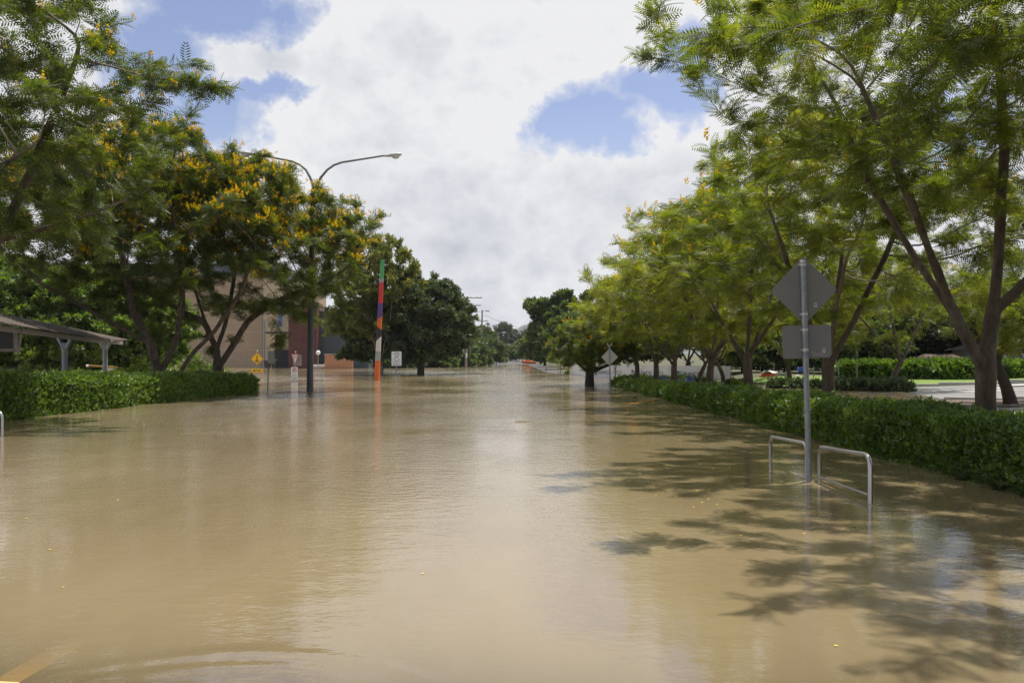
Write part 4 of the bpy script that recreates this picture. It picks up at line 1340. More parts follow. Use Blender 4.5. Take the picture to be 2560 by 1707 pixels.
for pts in ([(0.075, -0.165), (0.055, -0.15), (0.075, -0.135), (0.10, -0.15), (0.12, -0.165), (0.09, -0.185), (0.065, -0.175)],
            [(0.125, -0.19), (0.135, -0.155), (0.145, -0.19), (0.155, -0.155), (0.165, -0.19)], [(0.172, -0.15), (0.178, -0.19), (0.186, -0.16), (0.196, -0.19)],
            [(0.20, -0.145), (0.206, -0.185), (0.235, -0.20), (0.27, -0.185), (0.285, -0.14)], [(0.235, -0.15), (0.24, -0.17)]):
    k.tube([(x, 0.0465, z) for x, z in pts], 0.0022, 5)
k.build('scratched_tag', M['sticker'], d2)
t.rotation_euler = (0, math.radians(-1.65), 0)

# far sign seen from behind
X, Y = gr(1525, 985)
t = thing('road_sign', 'small grey diamond sign seen from behind beside the far end of the right hedge', 'road sign', (X, Y, 0))
k = MB(); k.tube([(0, 0, -0.8), (0, 0, 2.22)], 0.033, 12); k.build('post', M['galv'], t)
k = MB(); k.prism(diamond(0.385, 0.04), 0.042, 0.046); o = k.build('diamond_plate', M['bracket'], t); o.location = (0.01, 0, 1.70)
k = MB(); k.tube([(0.10 * math.cos(q), 0.0, 2.30 + 0.09 * math.sin(q)) for q in np.linspace(math.radians(150), math.radians(390), 14)], 0.013, 8); k.build('ring_bracket', M['bracket'], t)
t.rotation_euler = (0, math.radians(-0.6), 0)
X, Y = gr(1538, 961)
k = MB(); k.tube([(0, 0, -0.8), (0, 0, 1.05)], 0.04, 10); k.sphere((0, 0, 1.05), 0.04, 10, 6)
o = k.build('marker_post', M['galv']); o.location = (X, Y, 0); tagit(o, 'thin grey post just right of the far diamond sign', 'post')

# half sunk orange barrier
Xa, Ya = gr(1568, 1015); Xb, Yb = gr(1634, 1011)
t = thing('barrier_frame', 'half sunk thin orange barrier frame in the water beside the right hedge', 'barrier', (Xa, Ya, 0))
k = MB(); k.tube([(0, 0, -0.3), (0, 0, 0.10)], 0.014, 8); k.build('upright', M['tape'], t)
k = MB(); k.tube([(Xb - Xa, Yb - Ya, -0.3), (Xb - Xa - 0.02, Yb - Ya, 0.17)], 0.014, 8); k.build('upright', M['tape'], t)
k = MB(); k.tube([(0, 0, 0.075), (0.35, 0.2, 0.09), (0.7, 0.45, 0.13), (Xb - Xa, Yb - Ya, 0.155)], 0.016, 8); k.build('rail', M['tape'], t)

# ------------------------------------------------------------------ left side of the street
# double armed lamp post
X, Y = gr(775, 980)
t = thing('lamp_post', 'tall dark double armed lamp post standing in the water beside the flowering tree', 'lamp post', (X, Y, 0))
k = MB(); k.tube([(0, 0, -0.8), (0, 0, 0.3), (0.03, 0, 4.0), (0.10, 0, 8.0), (0.16, 0, 9.9)], [0.17, 0.165, 0.135, 0.11, 0.10], 16); k.build('pole', M['pole_dark'], t)
k = MB(); k.tube([(0.035, 0, 4.75), (0.035, 0, 4.79)], 0.137, 16); k.build('band', M['bracket'], t)


def lp(px, py): a = at(px, py, Y); return (a[0] - X, 0, a[2])


k = MB(); k.tube([(0.16, 0, 9.7), lp(789, 470), lp(803, 443), lp(818, 425), lp(835, 413), lp(855, 406), lp(900, 399), lp(963, 389)], [0.075, 0.07, 0.062, 0.058, 0.055, 0.052, 0.048, 0.045], 10); k.build('arm', M['arm_grey'], t)
k = MB(); k.tube([(0.16, 0, 9.7), lp(784, 468), lp(776, 445), lp(765, 425), lp(750, 412), lp(732, 404), lp(697, 397), lp(641, 387)], [0.075, 0.07, 0.062, 0.058, 0.055, 0.052, 0.048, 0.045], 10); k.build('arm', M['arm_grey'], t)
for s in (1, -1):
    c = lp(981, 389) if s > 0 else lp(623, 385)
    k = MB()
    secs = [(-0.42, 0.05, 0.04), (-0.30, 0.10, 0.07), (-0.05, 0.17, 0.11), (0.25, 0.18, 0.12), (0.40, 0.13, 0.09), (0.46, 0.03, 0.02)]
    vs, fs = [], []
    for (x, wy, hz) in secs:
        for q in range(12):
            a = 2 * math.pi * q / 12
            vs.append((c[0] + s * x, wy * math.cos(a), c[2] + 0.09 * s * 0 + x * 0.10 + hz * math.sin(a) * (1.0 if math.sin(a) > 0 else 0.55)))
    for i in range(len(secs) - 1):
        for q in range(12):
            fs.append((i * 12 + q, i * 12 + (q + 1) % 12, (i + 1) * 12 + (q + 1) % 12, (i + 1) * 12 + q))
    fs += [tuple(range(11, -1, -1)), tuple(range(60, 72))]
    k.add(vs, fs, True)
    hd = k.build('lamp_head', M['lamp_grey'], t)
    k = MB(); k.sphere((c[0] + s * 0.16, 0, c[2] - 0.04), 0.17, 14, 8, (1.15, 0.85, 0.75)); k.build('lens', M['glass'], hd)

# warning sign: pedestrian and bicycle
X, Y = gr(643, 950.6)
t = thing('warning_sign', 'yellow diamond pedestrian and bicycle warning sign with a double arrow plate', 'road sign', (X, Y, 0), math.radians(4))
k = MB(); k.tube([(0, 0, -0.8), (0, 0, 2.14)], 0.03, 10); k.build('post', M['galv'], t)
k = MB(); k.sphere((0, 0, 2.16), 0.05, 10, 6); k.build('cap', M['bracket'], t)
k = MB(); k.prism(diamond(0.47, 0.05), -0.045, -0.04); d1 = k.build('diamond_plate', M['yellow'], t); d1.location = (0, 0, 1.60)
k = MB()
od, idd = diamond(0.445, 0.045), diamond(0.425, 0.04)
for i in range(len(od)):
    j = (i + 1) % len(od)
    k.prism([od[i], od[j], idd[j], idd[i]], -0.0475, -0.046)
k.build('border', M['black'], d1)
k = MB()
k.tube([(0.0, -0.049, 0.04), (0.0, -0.049, 0.20)], 0.022, 6)
k.tube([(0, -0.049, 0.05), (-0.035, -0.049, -0.07)], 0.015, 6); k.tube([(0, -0.049, 0.05), (0.035, -0.049, -0.07)], 0.015, 6)
k.tube([(-0.055, -0.049, 0.10), (0, -0.049, 0.18), (0.05, -0.049, 0.11)], 0.011, 6)
k.sphere((0, -0.048, 0.25), 0.030, 10, 6, (1, 0.2, 1)); k.build('pedestrian_symbol', M['black'], d1)
k = MB()
for x in (-0.085, 0.085):
    k.tube([(x + 0.062 * math.cos(q), -0.049, -0.20 + 0.062 * math.sin(q)) for q in np.linspace(0, 2 * math.pi, 19)], 0.012, 6, False)
k.tube([(-0.085, -0.049, -0.20), (-0.04, -0.049, -0.11), (0.055, -0.049, -0.11), (0.0, -0.049, -0.20), (-0.085, -0.049, -0.20)], 0.010, 6)
k.tube([(0.085, -0.049, -0.20), (0.045, -0.049, -0.08), (0.07, -0.049, -0.07)], 0.010, 6)
k.tube([(0, -0.049, -0.20), (-0.055, -0.049, -0.085)], 0.010, 6); k.tube([(-0.08, -0.049, -0.085), (-0.03, -0.049, -0.085)], 0.012, 6)
k.build('bicycle_symbol', M['black'], d1)
k = MB(); k.prism(round_rect(0.93, 0.31, 0.03), -0.045, -0.04); d2 = k.build('arrow_plate', M['yellow'], t); d2.location = (-0.02, 0, 0.72)
k = MB()
o1, o2 = round_rect(0.90, 0.28, 0.025), round_rect(0.87, 0.25, 0.02)
for i in range(len(o1)):
    j = (i + 1) % len(o1); k.prism([o1[i], o1[j], o2[j], o2[i]], -0.0475, -0.046)
k.build('border', M['black'], d2)
k = MB()
k.prism([(-0.32, 0), (-0.18, 0.08), (-0.18, 0.028), (0.18, 0.028), (0.18, 0.08), (0.32, 0), (0.18, -0.08), (0.18, -0.028), (-0.18, -0.028), (-0.18, -0.08)], -0.0475, -0.046)
k.build('double_arrow', M['black'], d2)

# sign seen edge-on, dark back
X, Y = gr(669, 975)
t = thing('road_sign', 'dark rounded sign plate seen from behind on a thin rusty post beside the warning sign', 'road sign', (X, Y, 0))
k = MB(); k.tube([(0, 0, -0.8), (0.02, 0, 0.6), (0.06, 0, 2.04)], 0.032, 10); k.build('post', M['timber_grey'], t)
k = MB(); k.prism(round_rect(0.42, 0.64, 0.08), -0.006, 0.006); o = k.build('plate', M['grey_panel'], t); o.location = (0.17, 0.05, 1.70); o.rotation_euler = (0, 0, math.radians(52))
k = MB(); k.box((0.06, 0, 1.98), (0.07, 0.07, 0.04)); k.build('clamp', M['bracket'], t)

# give way over no right turn
X, Y = gr(737, 953)
t = thing('road_sign', 'faded give way triangle above a white no right turn sign, standing deep in the water', 'road sign', (X, Y, 0))
k = MB(); k.tube([(0, 0, -0.8), (0.06, 0, 2.05)], 0.03, 10); k.build('post', M['galv'], t)
k = MB(); k.sphere((0.06, 0, 2.09), 0.05, 10, 6); k.build('cap', M['bracket'], t)
k = MB(); k.prism(round_rect(0.62, 0.80, 0.03), 0.045, 0.050); o = k.build('backing_plate', M['grey_panel'], t); o.location = (0.16, 0.02, 1.50)
k = MB(); k.prism([(0.01, -0.44), (0.27, 0.42), (-0.27, 0.42)], -0.045, -0.040); gw = k.build('triangle_plate', M['pinkred'], t); gw.location = (0.03, 0, 1.53)
k = MB(); k.prism([(0.008, -0.26), (0.185, 0.34), (-0.185, 0.34)], -0.048, -0.0465); k.build('triangle_face', M['sheet'], gw)
text_obj('lettering', 'GIVE', 0.13, M['black'], gw, (0, -0.050, 0.25))
text_obj('lettering', 'WAY', 0.10, M['black'], gw, (0, -0.050, 0.13))
k = MB(); k.prism(round_rect(0.47, 0.98, 0.03), -0.045, -0.040); nr = k.build('no_turn_plate', M['white'], t); nr.location = (-0.02, 0, 0.52)
k = MB()
k.tube([(0.15 * math.cos(q), -0.049, 0.27 + 0.15 * math.sin(q)) for q in np.linspace(0, 2 * math.pi, 25)], 0.020, 6, False)
k.tube([(-0.105, -0.049, 0.375), (0.105, -0.049, 0.165)], 0.016, 6); k.build('red_ring', M['red'], nr)
k = MB()
k.tube([(-0.06, -0.047, 0.17), (-0.06, -0.047, 0.29), (-0.03, -0.047, 0.33), (0.04, -0.047, 0.33)], 0.017, 6)
k.prism([(0.03, 0.375), (0.11, 0.33), (0.03, 0.285)], -0.049, -0.0465); k.build('turn_arrow', M['black'], nr)
text_obj('lettering', 'NO', 0.20, M['black'], nr, (0, -0.048, -0.05))
text_obj('lettering', 'RIGHT', 0.145, M['black'], nr, (0, -0.048, -0.22))
text_obj('lettering', 'TURN', 0.145, M['black'], nr, (0, -0.048, -0.37))

# painted pole: a tapering timber pole in bands of colour
X, Y = gr(942, 950)
t = thing('painted_pole', 'leaning timber pole painted in bright bands of orange, white, black, purple, red and green', 'pole', (X, Y, 0))
bands = [(950, 902, 'pole_orange', 0), (902, 878, 'pole_grey', 0), (878, 847, 'pole_white', 6), (847, 820, 'pole_navy', -5), (820, 795, 'pole_orange', 4), (795, 758, 'purple', 0), (758, 707, 'pole_red', 2), (707, 697, 'pole_grey', 0), (697, 649, 'pole_green', 0)]
M['pole_orange'] = mat('band orange', (0.62, 0.125, 0.02), 0.8, 0.16, 3.0, dirt=(0.42, 0.13, 0.04))
M['pole_grey'] = mat('band grey', (0.30, 0.30, 0.29), 0.8, 0.15, 3.0)
M['pole_white'] = mat('band white', (0.58, 0.55, 0.50), 0.8, 0.14, 3.0)
M['pole_navy'] = mat('band black', (0.018, 0.018, 0.03), 0.7, 0.2)
M['purple'] = mat('band purple', (0.09, 0.045, 0.20), 0.7, 0.15, 3.0)
M['pole_red'] = mat('band red', (0.56, 0.03, 0.035), 0.7, 0.12, 3.0)
M['pole_green'] = mat('band green', (0.07, 0.33, 0.10), 0.7, 0.14, 3.0)
HT = at(955, 649, Y)[2]
ztop_prev, off_prev = -0.8, 0.0
for (pa, pb, mn, sl) in bands:
    zb = at(0, pb, Y)[2]
    k = MB(); n = 18
    vs, fs = [], []
    for j, (z, off) in enumerate(((ztop_prev, off_prev), (zb, sl / 2133 * Y))):
        for q in range(n):
            a = 2 * math.pi * q / n
            zz = z + off * math.cos(a) * (1 if z > 0 else 0)
            f = max(0, zz) / HT
            rr = 0.205 - 0.055 * f
            vs.append((0.43 * f + rr * math.cos(a), rr * math.sin(a), zz))
    fs = [(q, (q + 1) % n, n + (q + 1) % n, n + q) for q in range(n)]
    k.add(vs, fs, True)
    if pb == 649: k.add(vs[n:], [tuple(range(n))])
    k.build('paint_band', M[mn], t)
    ztop_prev, off_prev = zb, sl / 2133 * Y

# parking sign
X, Y = gr(990, 938.5)
t = thing('parking_sign', 'white two hour parking sign on a thin post in front of the dark leafy tree', 'road sign', (X, Y, 0))
k = MB(); k.tube([(0, 0, -0.8), (0.03, 0, 2.0)], 0.04, 10); k.build('post', M['galv'], t)
k = MB(); k.prism(round_rect(0.98, 1.38, 0.06), -0.055, -0.050); pl = k.build('plate', M['white'], t); pl.location = (0.05, 0, 1.60)
k = MB()
o1, o2 = round_rect(0.96, 1.36, 0.055), round_rect(0.91, 1.31, 0.05)
for i in range(len(o1)):
    j = (i + 1) % len(o1); k.prism([o1[i], o1[j], o2[j], o2[i]], -0.0575, -0.056)
k.build('border', M['grey_panel'], pl)
text_obj('lettering', '2P', 0.42, M['black'], pl, (0, -0.058, 0.17))
g = random.Random(4)
for z, xs in ((0.56, (-0.16, -0.04, 0.08, 0.2)), (0.45, (-0.28, -0.16, -0.02, 0.12, 0.26)), (-0.09, (-0.24, -0.13, 0.14, 0.27)), (-0.21, (-0.12, -0.02, 0.16)), (-0.36, (-0.30, -0.19, 0.0, 0.16, 0.29)), (-0.55, (-0.24, -0.12, 0.0, 0.13, 0.26))):
    for x in xs:
        k = MB(); k.box((x, -0.0565, z), (0.085, 0.002, 0.05 + 0.02 * g.random())); k.build('fine_print', M['black'], pl)

# globe lamp
X, Y = gr(795, 925.5)
t = thing('globe_lamp', 'white globe lamp on a thin pale post in front of the moored boat', 'lamp', (X, Y, 0))
k = MB(); k.tube([(0, 0, -0.8), (0.02, 0, 2.1)], [0.06, 0.045], 10); k.build('post', M['roof_pale'], t)
k = MB(); k.sphere((0.02, 0, 2.38), 0.31, 18, 12); k.build('globe', M['white'], t)

# low rail at hedge end
t = thing('low_rail', 'short dark rail sticking out of the end of the left hedge', 'rail', (-13.9, 43.6, 0))
k = MB(); k.tube([(-0.6, 0, 0.78), (0.25, 0, 0.82)], 0.02, 8); k.build('bar', M['pole_dark'], t)
k = MB(); k.box((0.27, 0, 0.2), (0.05, 0.05, 1.5)); k.build('post', M['pole_dark'], t)

# carpark shelter
fl, fr_, bl_, br_ = at(-70, 795, 22.5), at(285, 850, 44), at(-70, 768, 31), at(322, 849, 52)
t = thing('carpark_shelter', 'open carpark shelter with a low sloping corrugated roof behind the left hedge', 'shelter', (fr_[0], fr_[1], 0))
O = Vector((fr_[0], fr_[1], 0))
fl, fr_, bl_, br_ = (Vector(p) - O for p in (fl, fr_, bl_, br_))
nu, nv = 150, 5
vs, fs = [], []
for layer in (0, -0.03):
    for i in range(nu + 1):
        u_ = i / nu
        for j in range(nv + 1):
            v_ = j / nv
            p = (fl * (1 - u_) + fr_ * u_) * (1 - v_) + (bl_ * (1 - u_) + br_ * u_) * v_
            vs.append((p.x, p.y, p.z + 0.012 * math.sin(i * math.pi / 1.5) + layer))
st_ = (nu + 1) * (nv + 1)
for i in range(nu):
    for j in range(nv):
        a = i * (nv + 1) + j
        fs += [(a, a + nv + 1, a + nv + 2, a + 1), (st_ + a, st_ + a + 1, st_ + a + nv + 2, st_ + a + nv + 1)]
for i in range(nu):
    for a in (i * (nv + 1), i * (nv + 1) + nv):
        b = a + nv + 1; fs.append((a, b, st_ + b, st_ + a))
for base in (0, nu * (nv + 1)):
    for j in range(nv):
        fs.append((base + j, base + j + 1, st_ + base + j + 1, st_ + base + j))
k = MB(); k.add(vs, fs); k.build('roof', M['shed_roof'], t)
k = MB()
d = (fr_ - fl)
def beam(a, b, w, h): 
    m = (a + b) / 2; dv = b - a
    x_ = dv.normalized(); y_ = Vector((0, 0, 1)).cross(x_).normalized(); z_ = x_.cross(y_)
    return m, (dv.length, w, h), Matrix((x_, y_, z_)).transposed()
a_, b_, m_ = beam(fl + Vector((-0.3, 0.1, -0.13)), fr_ - d * 0.08 + Vector((-0.3, 0.1, -0.13)), 0.09, 0.17)
k.box(a_, b_, M=m_); k.build('eave_beam', M['timber_grey'], t)
a_, b_, m_ = beam(fr_ - d * 0.2 + Vector((-1.2, 1.2, -0.04)), (fr_ + br_) / 2 + Vector((0.1, -0.2, -0.18)), 0.1, 0.2)
k = MB(); k.box(a_, b_, M=m_); k.build('rafter', M['timber_grey'], t)
for (px, Yp, ztop) in ((162, 36.5, 2.04), (263, 43.5, 2.06)):
    a = Vector(at(px, 895, Yp)) - O
    k = MB(); k.tube([(a.x, a.y, -0.9), (a.x, a.y, ztop)], 0.115, 14); ps = k.build('post', M['shelter_post'], t)
    k = MB()
    for s in (-1, 1):
        p0, p1 = Vector((a.x + s * 0.04, a.y, ztop - 0.02)), Vector((a.x + s * 0.40, a.y - s * 0.2, ztop + 0.50))
        c_, s_, m_ = beam(p0, p1, 0.10, 0.12); k.box(c_, s_, M=m_)
    k.prism([(a.x - 0.10, ztop - 0.02), (a.x + 0.10, ztop - 0.02), (a.x + 0.24, ztop + 0.26), (a.x - 0.24, ztop + 0.26)], a.y - 0.03, a.y + 0.03)
    k.build('bracket', M['shelter_post'], ps)
# framed dark board hanging at the near end
a, b = at(-30, 818, 28), at(38, 879, 28)
t = thing('display_board', 'black framed display board hung under the near end of the shelter roof', 'board', (a[0], a[1], 0))
k = MB(); k.box(((b[0] - a[0]) / 2, 0, (a[2] + b[2]) / 2), (b[0] - a[0], 0.10, a[2] - b[2] - 0.2)); k.build('panel', M['dark'], t)
k = MB()
w_ = b[0] - a[0]
k.box((w_ / 2, -0.01, b[2] + 0.05), (w_ + 0.1, 0.14, 0.10)); k.box((w_ / 2, -0.01, a[2] - 0.05), (w_ + 0.1, 0.14, 0.10)); k.box((w_ + 0.02, -0.012, (a[2] + b[2]) / 2), (0.07, 0.14, a[2] - b[2])); k.build('frame', M['timber_grey'], t)
a, b = Vector(at(56, 818, 27.6)), Vector(at(45, 884, 27.6))
k = MB(); k.tube([Vector((0, 0, 0)), a - b], 0.035, 8); k.sphere((0, 0, 0), 0.04, 8, 6); o = k.build('slanted_strut', M['timber_grey']); o.location = b
tagit(o, 'thin slanted grey strut under the shelter roof beside the black board', 'strut')

# boom and rail in the flooded carpark
a, b = at(217, 914, 52), at(290, 918, 52)
t = thing('boom_gate', 'yellow carpark boom with a white tip, over the brown water behind the shelter', 'boom gate', (b[0], b[1], 0))
k = MB(); k.tube([(a[0] - b[0] + 0.12, 0, a[2]), (0, 0, b[2])], 0.06, 10); k.build('boom', M['boom_yellow'], t)
k = MB(); k.tube([(a[0] - b[0] - 0.02, 0, a[2]), (a[0] - b[0] + 0.12, 0, a[2])], 0.075, 10); k.build('tip', M['white'], t)
k = MB(); k.box((0.0, 0, 0.15), (0.14, 0.14, 2.0)); k.build('post', M['boom_yellow'], t)
a = at(33, 925, 36)
t = thing('blue_rail', 'pale blue horizontal rail showing over the left end of the hedge', 'rail', (a[0], a[1], 0))
k = MB(); k.box((-1.5, 0, a[2] + 0.03), (3.0, 0.07, 0.06)); k.build('bar', M['fascia'], t)
k = MB(); k.box((-0.15, 0, 0.1), (0.08, 0.08, 2.0)); k.build('post', M['fascia'], t)
# dark fence behind the leafy trees
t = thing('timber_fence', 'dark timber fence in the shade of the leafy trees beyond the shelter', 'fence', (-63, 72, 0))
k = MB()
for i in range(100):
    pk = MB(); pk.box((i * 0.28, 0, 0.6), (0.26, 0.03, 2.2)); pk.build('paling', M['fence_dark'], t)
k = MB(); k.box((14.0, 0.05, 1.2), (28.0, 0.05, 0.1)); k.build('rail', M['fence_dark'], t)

# ------------------------------------------------------------------ buildings at left
YW = 152.0
def wx(px, Y): return (px - 1280) / 2133 * Y
xr = wx(693, YW)
t = thing('warehouse', 'large tan rendered warehouse with a blue grey fascia behind the left trees', 'building', (xr, YW, 0))
W = 72.0
k = MB(); k.box((-W / 2, 20, 7.6), (W, 40, 17.2)); k.build('wall', M['tan'], t)
k = MB(); k.box((-W / 2, 19.8, 17.3), (W + 0.6, 40.8, 2.2)); k.build('fascia', M['fascia'], t)
k = MB(); k.box((-1.15, -0.35, 7.4), (2.3, 0.7, 17.0)); k.build('pilaster', M['tan_light'], t)
for z in (3.05, 6.3, 9.6, 12.9):
    k = MB(); k.box((-W / 2 - 1.2, -0.012, z), (W - 2.4, 0.03, 0.07)); k.build('panel_joint', M['joint'], t)
for x in (-10, -19, -28, -37, -46):
    k = MB(); k.box((x, -0.014, 7.6), (0.07, 0.032, 16.4)); k.build('panel_joint', M['joint'], t)
for z in (3.4, 6.9, 10.3):
    k = MB(); k.box((-1.15, -0.712, z), (2.3, 0.03, 0.10)); k.build('panel_joint', M['joint'], t)
k = MB(); k.tube([(-2.6, -0.14, -0.8), (-2.6, -0.14, 16)], 0.09, 8); k.build('downpipe', M['trim'], t)

YB = 138.0
x0, x1 = wx(721, YB), wx(792, YB)
t = thing('brick_building', 'dark red brick building with a slate grey wing behind the lamp post', 'building', (x0, YB, 0))
wb = x1 - x0
k = MB(); k.box((wb / 2, 6, 4.7), (wb, 12, 11.2)); k.build('brick_wall', M['brick'], t)
x2 = wx(915, YB)
ww = x2 - x1
k = MB(); k.box((wb + ww / 2 + 0.01, 9.5, 4.2), (ww, 14, 10.4)); k.build('slate_wall', M['teal'], t)
k = MB(); k.box((wb + ww / 2 + 0.05, 9.4, 9.56), (ww + 0.3, 14.6, 0.36)); k.build('roof_trim', M['trim'], t)
k = MB()
for i in range(int(ww / 1.2)):
    k.box((wb + 0.6 + i * 1.2, 2.485, 4.4), (0.05, 0.03, 9.9))
k.build('cladding_seam', M['teal'], t)
# recess with stair landing
t2 = thing('stair_landing', 'steel stair landing with a blue door panel between warehouse and brick building', 'stairs', (xr + 0.2, YB + 6, 0))
wr = x0 - xr - 0.2 + 0.35
k = MB(); k.box((wr / 2, 6.0, 7), (wr, 0.3, 16)); k.build('rear_wall', M['tan_light'], t2)
k = MB(); k.box((wr / 2, 1.2, 5.95), (wr, 2.4, 0.28)); k.build('landing', M['pole_dark'], t2)
k = MB(); k.box((0.95, 5.7, 8.9), (0.52, 0.2, 3.4)); k.build('blue_door', M['blue'], t2)
k = MB(); k.box((0.75, 5.65, 4.4), (1.3, 0.3, 2.6)); k.build('dark_opening', M['bark_dark'], t2)
k = MB(); k.box((1.25, 5.55, 1.3), (2.6, 0.3, 3.6)); k.build('roller_door', M['dark'], t2)
k = MB()
k.tube([(0.0, 0.05, 6.9), (wr, 0.05, 6.9)], 0.04, 6); k.tube([(0.0, 0.05, 7.35), (wr, 0.05, 7.35)], 0.04, 6)
k.tube([(1.45, 0.05, 6.0), (1.45, 0.05, 7.6), (1.7, 0.05, 8.1), (wr, 0.05, 8.1)], 0.045, 6); k.build('railing', M['galv'], t2)
k = MB(); k.tube([(-0.15, 0.0, -0.8), (-0.15, 0.0, 8.1)], 0.13, 8); k.build('column', M['galv'], t2)
# bins
def wheelie(label, x, y):
    t = thing('wheelie_bin', label, 'bin', (x, y, 0), group='large wheeled bins by the warehouse')
    k = MB()
    vs = [(sx * a, sy * b, z) for (a, b, z) in ((0.36, 0.4, -0.4), (0.48, 0.52, 1.25)) for sx, sy in ((-1, -1), (1, -1), (1, 1), (-1, 1))]
    k.add(vs, [(3, 2, 1, 0), (4, 5, 6, 7), (0, 1, 5, 4), (1, 2, 6, 5), (2, 3, 7, 6), (3, 0, 4, 7)]); k.build('body', M['bin'], t, bevel=0.04)
    k = MB(); k.box((0, 0, 1.33), (1.08, 1.16, 0.12)); k.build('lid', M['grey_panel'], t, bevel=0.03)
    k = MB(); k.tube([(-0.5, 0.62, 1.3), (0.5, 0.62, 1.3)], 0.03, 6); k.build('handle', M['bin'], t)
    return t
wheelie('large dark wheeled bin left of the brick building', xr + 0.95, YB + 4.6)
wheelie('large dark wheeled bin tucked against the brick wall', xr + 2.05, YB + 4.9)
# terracotta wall
x0, x1 = wx(862, 150), wx(925, 150)
t = thing('terracotta_wall', 'low terracotta orange garden wall under the dark trees', 'wall', ((x0 + x1) / 2, 134.0, 0))
k = MB(); k.box((0, 0, 0.7), (x1 - x0, 0.3, 3.0)); k.build('panel', M['terracotta'], t)
k = MB(); k.box((0, 0, 2.26), (x1 - x0 + 0.2, 0.42, 0.12)); k.build('coping', M['trim'], t)
# boat
def boat(label, loc, rz, L, hull_m, name='open_boat'):
    t = thing(name, label, 'boat', loc, rz)
    secs = [(-0.5, 0.38, 0.0), (-0.2, 0.42, 0.0), (0.15, 0.40, 0.02), (0.36, 0.27, 0.08), (0.5, 0.03, 0.16)]
    vs, fs = [], []
    n = 9
    for s, w, lift in secs:
        for q in range(n):
            a = math.pi * (q / (n - 1))
            vs.append((s * L, w * L * 0.45 * math.cos(a), (0.55 + lift) - (0.62 + 0.3 * lift) * math.sin(a) ** 0.6 + lift * 0.6))
    for i in range(len(secs) - 1):
        for q in range(n - 1):
            fs.append((i * n + q, (i + 1) * n + q, (i + 1) * n + q + 1, i * n + q + 1))
    fs.append(tuple(range(n)))
    k = MB(); k.add(vs, fs, True); o = k.build('hull', hull_m, t)
    sm = o.modifiers.new('thickness', 'SOLIDIFY'); sm.thickness = 0.05
    k = MB()
    for sgn in (0, n - 1):
        k.tube([vs[i * n + sgn] for i in range(len(secs))], 0.045, 8)
    k.build('gunwale', M['white'], t)
    for s in (-0.3, 0.0):
        k = MB(); k.box((s * L, 0, 0.36), (0.28, L * 0.34, 0.06)); k.build('seat', M['white'], t)
    return t


X, Y = gr(806, 921)
b = boat('open pale aluminium boat with a windscreen tied in front of the slate grey wall', (X, Y, 0), math.radians(8), 3.4, M['boatwhite'])
k = MB(); k.tube([(0.3, -0.55, 0.6), (0.5, -0.5, 1.05), (0.5, 0.5, 1.05), (0.3, 0.55, 0.6)], 0.035, 6); k.build('windscreen_frame', M['white'], b)
k = MB(); k.add([(0.3, -0.53, 0.58), (0.3, 0.53, 0.58), (0.49, 0.49, 1.03), (0.49, -0.49, 1.03)], [(0, 1, 2, 3)]); k.build('windscreen', M['fascia'], b)
k = MB(); k.box((1.45, 0, 0.9), (0.34, 0.3, 0.5)); k.build('bow_locker', M['white'], b, bevel=0.06)

# orange rescue boat far down the street
X, Y = wx(1322, 238), 238.0
b = boat('bright orange boat at the far flood edge', (X, Y, 0.15), math.radians(175), 4.0, M['orange'], name='orange_boat')
for c in b.children:
    if c.name.startswith('gunwale'): c.data.materials[0] = M['orange']
k = MB(); k.box((0.2, 0, 0.85), (1.3, 0.9, 0.5)); k.build('console', M['orange'], b, bevel=0.12)
k = MB(); k.box((0.1, 0, 1.28), (0.35, 0.3, 0.4)); k.build('helm_seat', M['cream'], b, bevel=0.05)
k = MB(); k.box((2.25, 0, 0.7), (0.4, 0.3, 0.75)); k.build('outboard_motor', M['white'], b, bevel=0.08)
X = wx(1242, 216)
t = thing('street_sign', 'small blue sign board at the foot of the far street lamp', 'sign', (X - 0.15, 215.4, 0))
k = MB(); k.tube([(0, 0, -0.8), (0, 0, 1.0)], 0.05, 8); k.build('post', M['galv'], t)
k = MB(); k.prism(round_rect(0.5, 0.85, 0.04), -0.07, -0.06); o = k.build('plate', M['blue'], t); o.location = (0, 0, 0.75)

# ------------------------------------------------------------------ power poles, wires, far lamps
def power_pole(label, px, py, top, arms, r=0.17):
    X, Y = gr(px, py)
    zt_ = at(px, top, Y)[2]
    t = thing('power_pole', label, 'power pole', (X, Y, 0), group='timber power poles')
    k = MB(); k.tube([(0, 0, -0.8), (0.0, 0, 0.5), (0.25, 0, zt_)], [r * 1.15, r * 1.1, r * 0.75], 12); k.build('pole', M['woodpole'], t)
    for (dz, w, off) in arms:
        f = (zt_ - dz) / zt_ * 0.25
        k = MB(); k.box((f + off, -0.17, zt_ - dz), (w, 0.10, 0.13)); a = k.build('crossarm', M['woodpole'], t)
        for s in (-0.46, -0.2, 0.2, 0.46):
            k = MB(); k.tube([(f + off + s * w, -0.17, zt_ - dz + 0.06), (f + off + s * w, -0.17, zt_ - dz + 0.20), (f + off + s * w, -0.17, zt_ - dz + 0.26)], [0.035, 0.06, 0.03], 8); k.build('insulator', M['trim'], a)
    return t, X, Y, zt_


